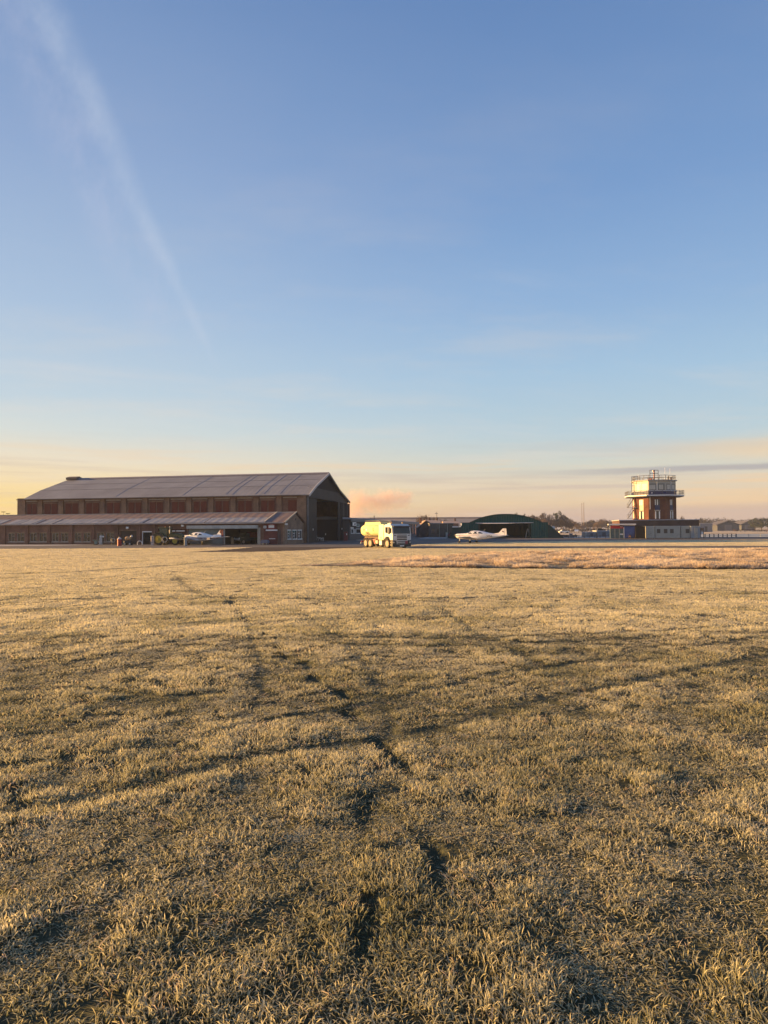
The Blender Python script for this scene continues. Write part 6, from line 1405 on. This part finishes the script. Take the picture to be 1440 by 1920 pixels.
for i, (px, py, w_) in enumerate(((4, 968, 14), (16, 970.5, 14), (28, 970, 12), (-10, 969, 16))): put_tree('ever', px, py, 230, w_, 'dark low tree left of the hangar, %s' % ['under the lamp posts', 'between the lamp posts and the hangar', 'touching the hangar wall', 'at the very edge of the picture'][i], 'trees beyond the left end of the hangar')
for px, py, lb in ((6, 960.5, 'lamp post left of the hangar, nearer the picture edge'), (14.5, 963.5, 'lamp post beyond the left end of the hangar, nearer the hangar')):
    g = P(px, 990, 215); z1 = P(px, py, 215).z; t = thing('lamp_post', lb, 'lamp post', (g.x, 215, 0), 0, 'lamp posts left of the hangar'); q = MB(); q.tube([(0, 0, 0), (0, 0, z1)], .09, 6, .06); q.build('pole', DARK, t); q = MB(); q.bevbox(-.6, .6, -.15, .15, z1, z1 + .18, .04); q.build('lamp_head', DARK, t)
# far buildings and land
t, w, z = bx('warehouse', 'very long pale distribution warehouse on the horizon behind the workshop', 'warehouse', 640, 905, 640, 970.3, 60, mat('peach_cladding', (0.60, 0.42, 0.34), 0.7), mat('lilac_roof', (0.50, 0.47, 0.52), 0.7))
q = MB(); q.box(-w, w, -.4, -.01, z - 1.1, z - .1); q.build('eaves_band', mat('eaves_band', (0.20, 0.13, 0.14), 0.7), t)
for k in range(9): x = -w + 2 * w * (k + .5) / 9; q = MB(); q.box(x - 4, x + 4, -.3, -.01, 1, 5); q.build('loading_door', mat('loading_door', (0.32, 0.26, 0.26), 0.7), t)
g = P(818.5, 985, 420); t = thing('pylon', 'tiny lattice mast on the horizon above the workshop', 'mast', (g.x, 420, 0)); z1 = P(818, 959.5, 420).z
q = MB()
for x, y in ((-.5, -.5), (.5, -.5), (.5, .5), (-.5, .5)): q.tube([(x, y, 0), (x * .3, y * .3, z1)], .08, 4)
for k in range(8): f = k / 8; s_ = .5 * (1 - .7 * f); q.tube([(-s_, -s_, z1 * f), (s_, -s_, z1 * (f + .12))], .06, 4)
q.build('lattice', GREYP, t); q = MB(); q.box(-.9, .9, -.15, .15, z1 - 1.2, z1 - .9); q.build('crossarm', GREYP, t)
for (p0, pk_, p1, pt, pe, y, lb) in ((1345, 1365, 1386, 977.3, 984.5, 420, 'wide gabled grey barn on the horizon right of the cabins'), (1390, 1405.5, 1416, 977.5, 984, 460, 'second smaller gabled barn on the horizon near the right edge')):
    a, b, c_ = P(p0, 990, y), P(p1, 990, y), P(pk_, 990, y); ze = P(p0, pe, y).z; zp = P(pk_, pt, y).z; w = (b.x - a.x) / 2
    t = thing('gabled_barn', lb, 'barn', ((a.x + b.x) / 2, y, 0), R(-12), 'barns on the right horizon'); q = MB(); q.prism([(-w + .5, 0), (w - .5, 0), (w - .5, ze), (0, zp - .3), (-w + .5, ze)], 'y', 0, 25); q.build('wall', mat('barn_blue_grey', (0.06, 0.066, 0.085), 0.8), t)
    q = MB(); q.prism([(-w - .3, ze - .1), (0, zp), (w + .3, ze - .1), (w + .3, ze + .15), (0, zp + .35), (-w - .3, ze + .15)], 'y', -.6, 26); q.build('roof', mat('barn_roof', (0.09, 0.085, 0.10), 0.8), t)
    q = MB(); q.box(-2, 2, -.05, -.003, 0, 3.6); q.build('door', mat('barn_door', (0.12, 0.12, 0.14), 0.8), t)
t, w, z = bx('pale_shed', 'pale flat shed on the horizon just right of the container', 'shed', 1312, 1336, 330, 981.5, 12, mat('shed_pale', (0.20, 0.20, 0.22), 0.8), mat('shed_lid', (0.5, 0.5, 0.52), 0.8)); q = MB(); q.box(-w * .2, w * .2, -.05, -.003, 0, 2.6); q.build('door', DARK, t)
def hedge(px0, px1, y, pyt, lb, m, dy=0):
    a, b = P(px0, 990, y), P(px1, 990, y + dy); z1 = max(.6, P(px0, pyt, y).z); r = random.Random(int(px0)); Ln = b.x - a.x; vs = []; fs = []
    for i in range(int(min(5000, 60 * Ln))):
        x = r.uniform(0, Ln); z = z1 * (.75 + .25 * math.sin(x * .8 + px0) * r.random()) * math.sqrt(r.random()); p = Vector((x, r.uniform(-.6, .6) + dy * x / Ln, z)); s = r.uniform(.08, .25); A_ = Vector((r.gauss(0, 1), r.gauss(0, 1), r.gauss(0, 1))).normalized(); B_ = A_.cross(Vector((.3, .2, 1))).normalized(); k = len(vs)
        vs += [p - A_ * s, p + B_ * s, p + A_ * s, p - B_ * s]; fs.append((k, k + 1, k + 2, k + 3))
    me = bpy.data.meshes.new('hedge'); me.from_pydata([tuple(v) for v in vs], [], fs); me.materials.append(m); o = bpy.data.objects.new('hedge', me); COL.objects.link(o); o.location = (a.x, y, 0); tag(o, lb, 'hedge', 'hedges'); return o
hedge(1375, 1470, 340, 991.5, 'low dark red hedge across the field at the right edge', cm('hedge_red', (0.13, 0.05, 0.04), (0.08, 0.04, 0.035)), -20)
hedge(1052, 1082, 158, 1001.5, 'low dark hedge behind the low fence right of the green hangar', cm('hedge_dark', (0.05, 0.05, 0.05), (0.03, 0.035, 0.035)))
hedge(1040, 1150, 330, 990.5, 'hazy hedge line along the foot of the wood', KINDS['dusk'][0], 30)
FRO = mat('frosted_verge', (0.42, 0.46, 0.45), 0.9, 0, .2, .3, spec=.1)
sheet('frosted_verge', [(30, 153.5), (35, 200), (260, 230), (260, 154)], 0.006, FRO, 'pale blue-green frosted verge beyond the fences')

# soft far-off woods that read as one mass along the horizon
def treeline(px0, px1, y, tops, m, lb):
    a, b = P(px0, 990, y), P(px1, 990, y); r = random.Random(int(px0) + 3); vs = []; fs = []; n = int(520 * (b.x - a.x) / 10)
    for i in range(n):
        f_ = r.random(); px = px0 + (px1 - px0) * f_; top = float(np.interp(px, [t[0] for t in tops], [t[1] for t in tops])) + 1.6 * math.sin(px * .9) + 1.0 * math.sin(px * 2.3 + 1)
        zt = P(px, top, y).z; z = zt * math.sqrt(r.random()) * r.uniform(.9, 1.02); p = Vector((a.x + (b.x - a.x) * f_ + r.uniform(-2, 2), y + r.uniform(0, 14), z)); s = r.uniform(.25, .7); A_ = Vector((r.gauss(0, 1), r.gauss(0, 1), r.gauss(0, 1))).normalized(); B_ = A_.cross(Vector((.3, .2, 1))).normalized(); k = len(vs)
        vs += [tuple(p - A_ * s), tuple(p + B_ * s), tuple(p + A_ * s), tuple(p - B_ * s)]; fs.append((k, k + 1, k + 2, k + 3))
    me = bpy.data.meshes.new('distant_treeline'); me.from_pydata(vs, [], fs); me.materials.append(m); o = bpy.data.objects.new('distant_treeline', me); COL.objects.link(o); struct(o, lb, 'stuff')
MIST = cm('crown_mist', (0.060, 0.056, 0.068), (0.045, 0.042, 0.05))
treeline(1262, 1500, 640, [(1262, 973), (1300, 976), (1325, 972), (1345, 973.5), (1365, 972.5), (1390, 975.5), (1420, 974), (1440, 971), (1500, 972)], MIST, 'misty grey-brown wood along the right horizon')
treeline(960, 1160, 620, [(960, 972), (1060, 974), (1090, 981), (1110, 977), (1140, 975), (1160, 979)], MIST, 'misty wood on the horizon between the green hangar and the tower')
# ------------------------------------------------------------------ drifting steam behind the hangar and the morning haze
def volmat(name, col, dens, noise=None, emis=0):
    m = bpy.data.materials.new(name); m.use_nodes = True; nt = m.node_tree; nt.nodes.remove(nt.nodes['Principled BSDF'])
    v = nt.nodes.new('ShaderNodeVolumePrincipled'); v.inputs['Color'].default_value = (*col, 1); v.inputs['Density'].default_value = dens; v.inputs['Anisotropy'].default_value = 0.0
    nt.links.new(v.outputs[0], nt.nodes['Material Output'].inputs['Volume'])
    return m, nt, v
q = MB(); q.box(-700, 700, -60, 1150, -1.0, 30.0); hz_ = q.build('haze', volmat('haze_air', (0.62, 0.74, 1.0), 0.0002)[0]); struct(hz_, 'thin blue-mauve morning haze over the airfield', 'stuff')

# steam plume drifting right behind the hangar, lit by the low sun
m, nt, v = volmat('steam', (0.95, 0.70, 0.62), 0.0)
tc = nt.nodes.new('ShaderNodeTexCoord'); no = nt.nodes.new('ShaderNodeTexNoise'); no.inputs['Scale'].default_value = 0.16; no.inputs['Detail'].default_value = 5; no.inputs['Roughness'].default_value = 0.6
nt.links.new(tc.outputs['Object'], no.inputs['Vector'])
gr = nt.nodes.new('ShaderNodeVectorMath'); gr.operation = 'LENGTH'; mp = nt.nodes.new('ShaderNodeMapping'); nt.links.new(tc.outputs['Generated'], mp.inputs[0]); mp.inputs['Location'].default_value = (-1, -1, -1); mp.inputs['Scale'].default_value = (2, 2, 2)
nt.links.new(mp.outputs[0], gr.inputs[0])
fo = nt.nodes.new('ShaderNodeMapRange'); fo.inputs[1].default_value = 1.0; fo.inputs[2].default_value = 0.3; nt.links.new(gr.outputs['Value'], fo.inputs[0])
a = nt.nodes.new('ShaderNodeMath'); a.operation = 'ADD'; nt.links.new(no.outputs[0], a.inputs[0])
b_ = nt.nodes.new('ShaderNodeMath'); b_.operation = 'MULTIPLY'; b_.inputs[1].default_value = 0.35; nt.links.new(fo.outputs[0], b_.inputs[0]); nt.links.new(b_.outputs[0], a.inputs[1])
mr = nt.nodes.new('ShaderNodeMapRange'); mr.inputs[1].default_value = 0.58; mr.inputs[2].default_value = 0.92; mr.inputs[4].default_value = 0.17; nt.links.new(a.outputs[0], mr.inputs[0]); nt.links.new(mr.outputs[0], v.inputs['Density'])
def puff(px, py, wpx, hpx, y):
    c_ = P(px, py, y); k = y / F; q = MB(); rings = []
    for i in range(9):
        t_ = -math.pi / 2 + math.pi * (i + .3) / 8.6; rings.append([(wpx * k * .5 * math.cos(t_) * math.cos(2 * math.pi * j / 16), 6 * math.cos(t_) * math.sin(2 * math.pi * j / 16), hpx * k * .5 * math.sin(t_)) for j in range(16)])
    q.loft(rings); o = q.build('steam_plume', m); o.location = c_; return o
o = puff(668, 945, 80, 74, 300); struct(o, 'tall peach steam cloud rising just right of the hangar', 'stuff')
o = puff(722, 938, 130, 56, 300.5); struct(o, 'mauve and peach steam drifting right from the tall puff', 'stuff')
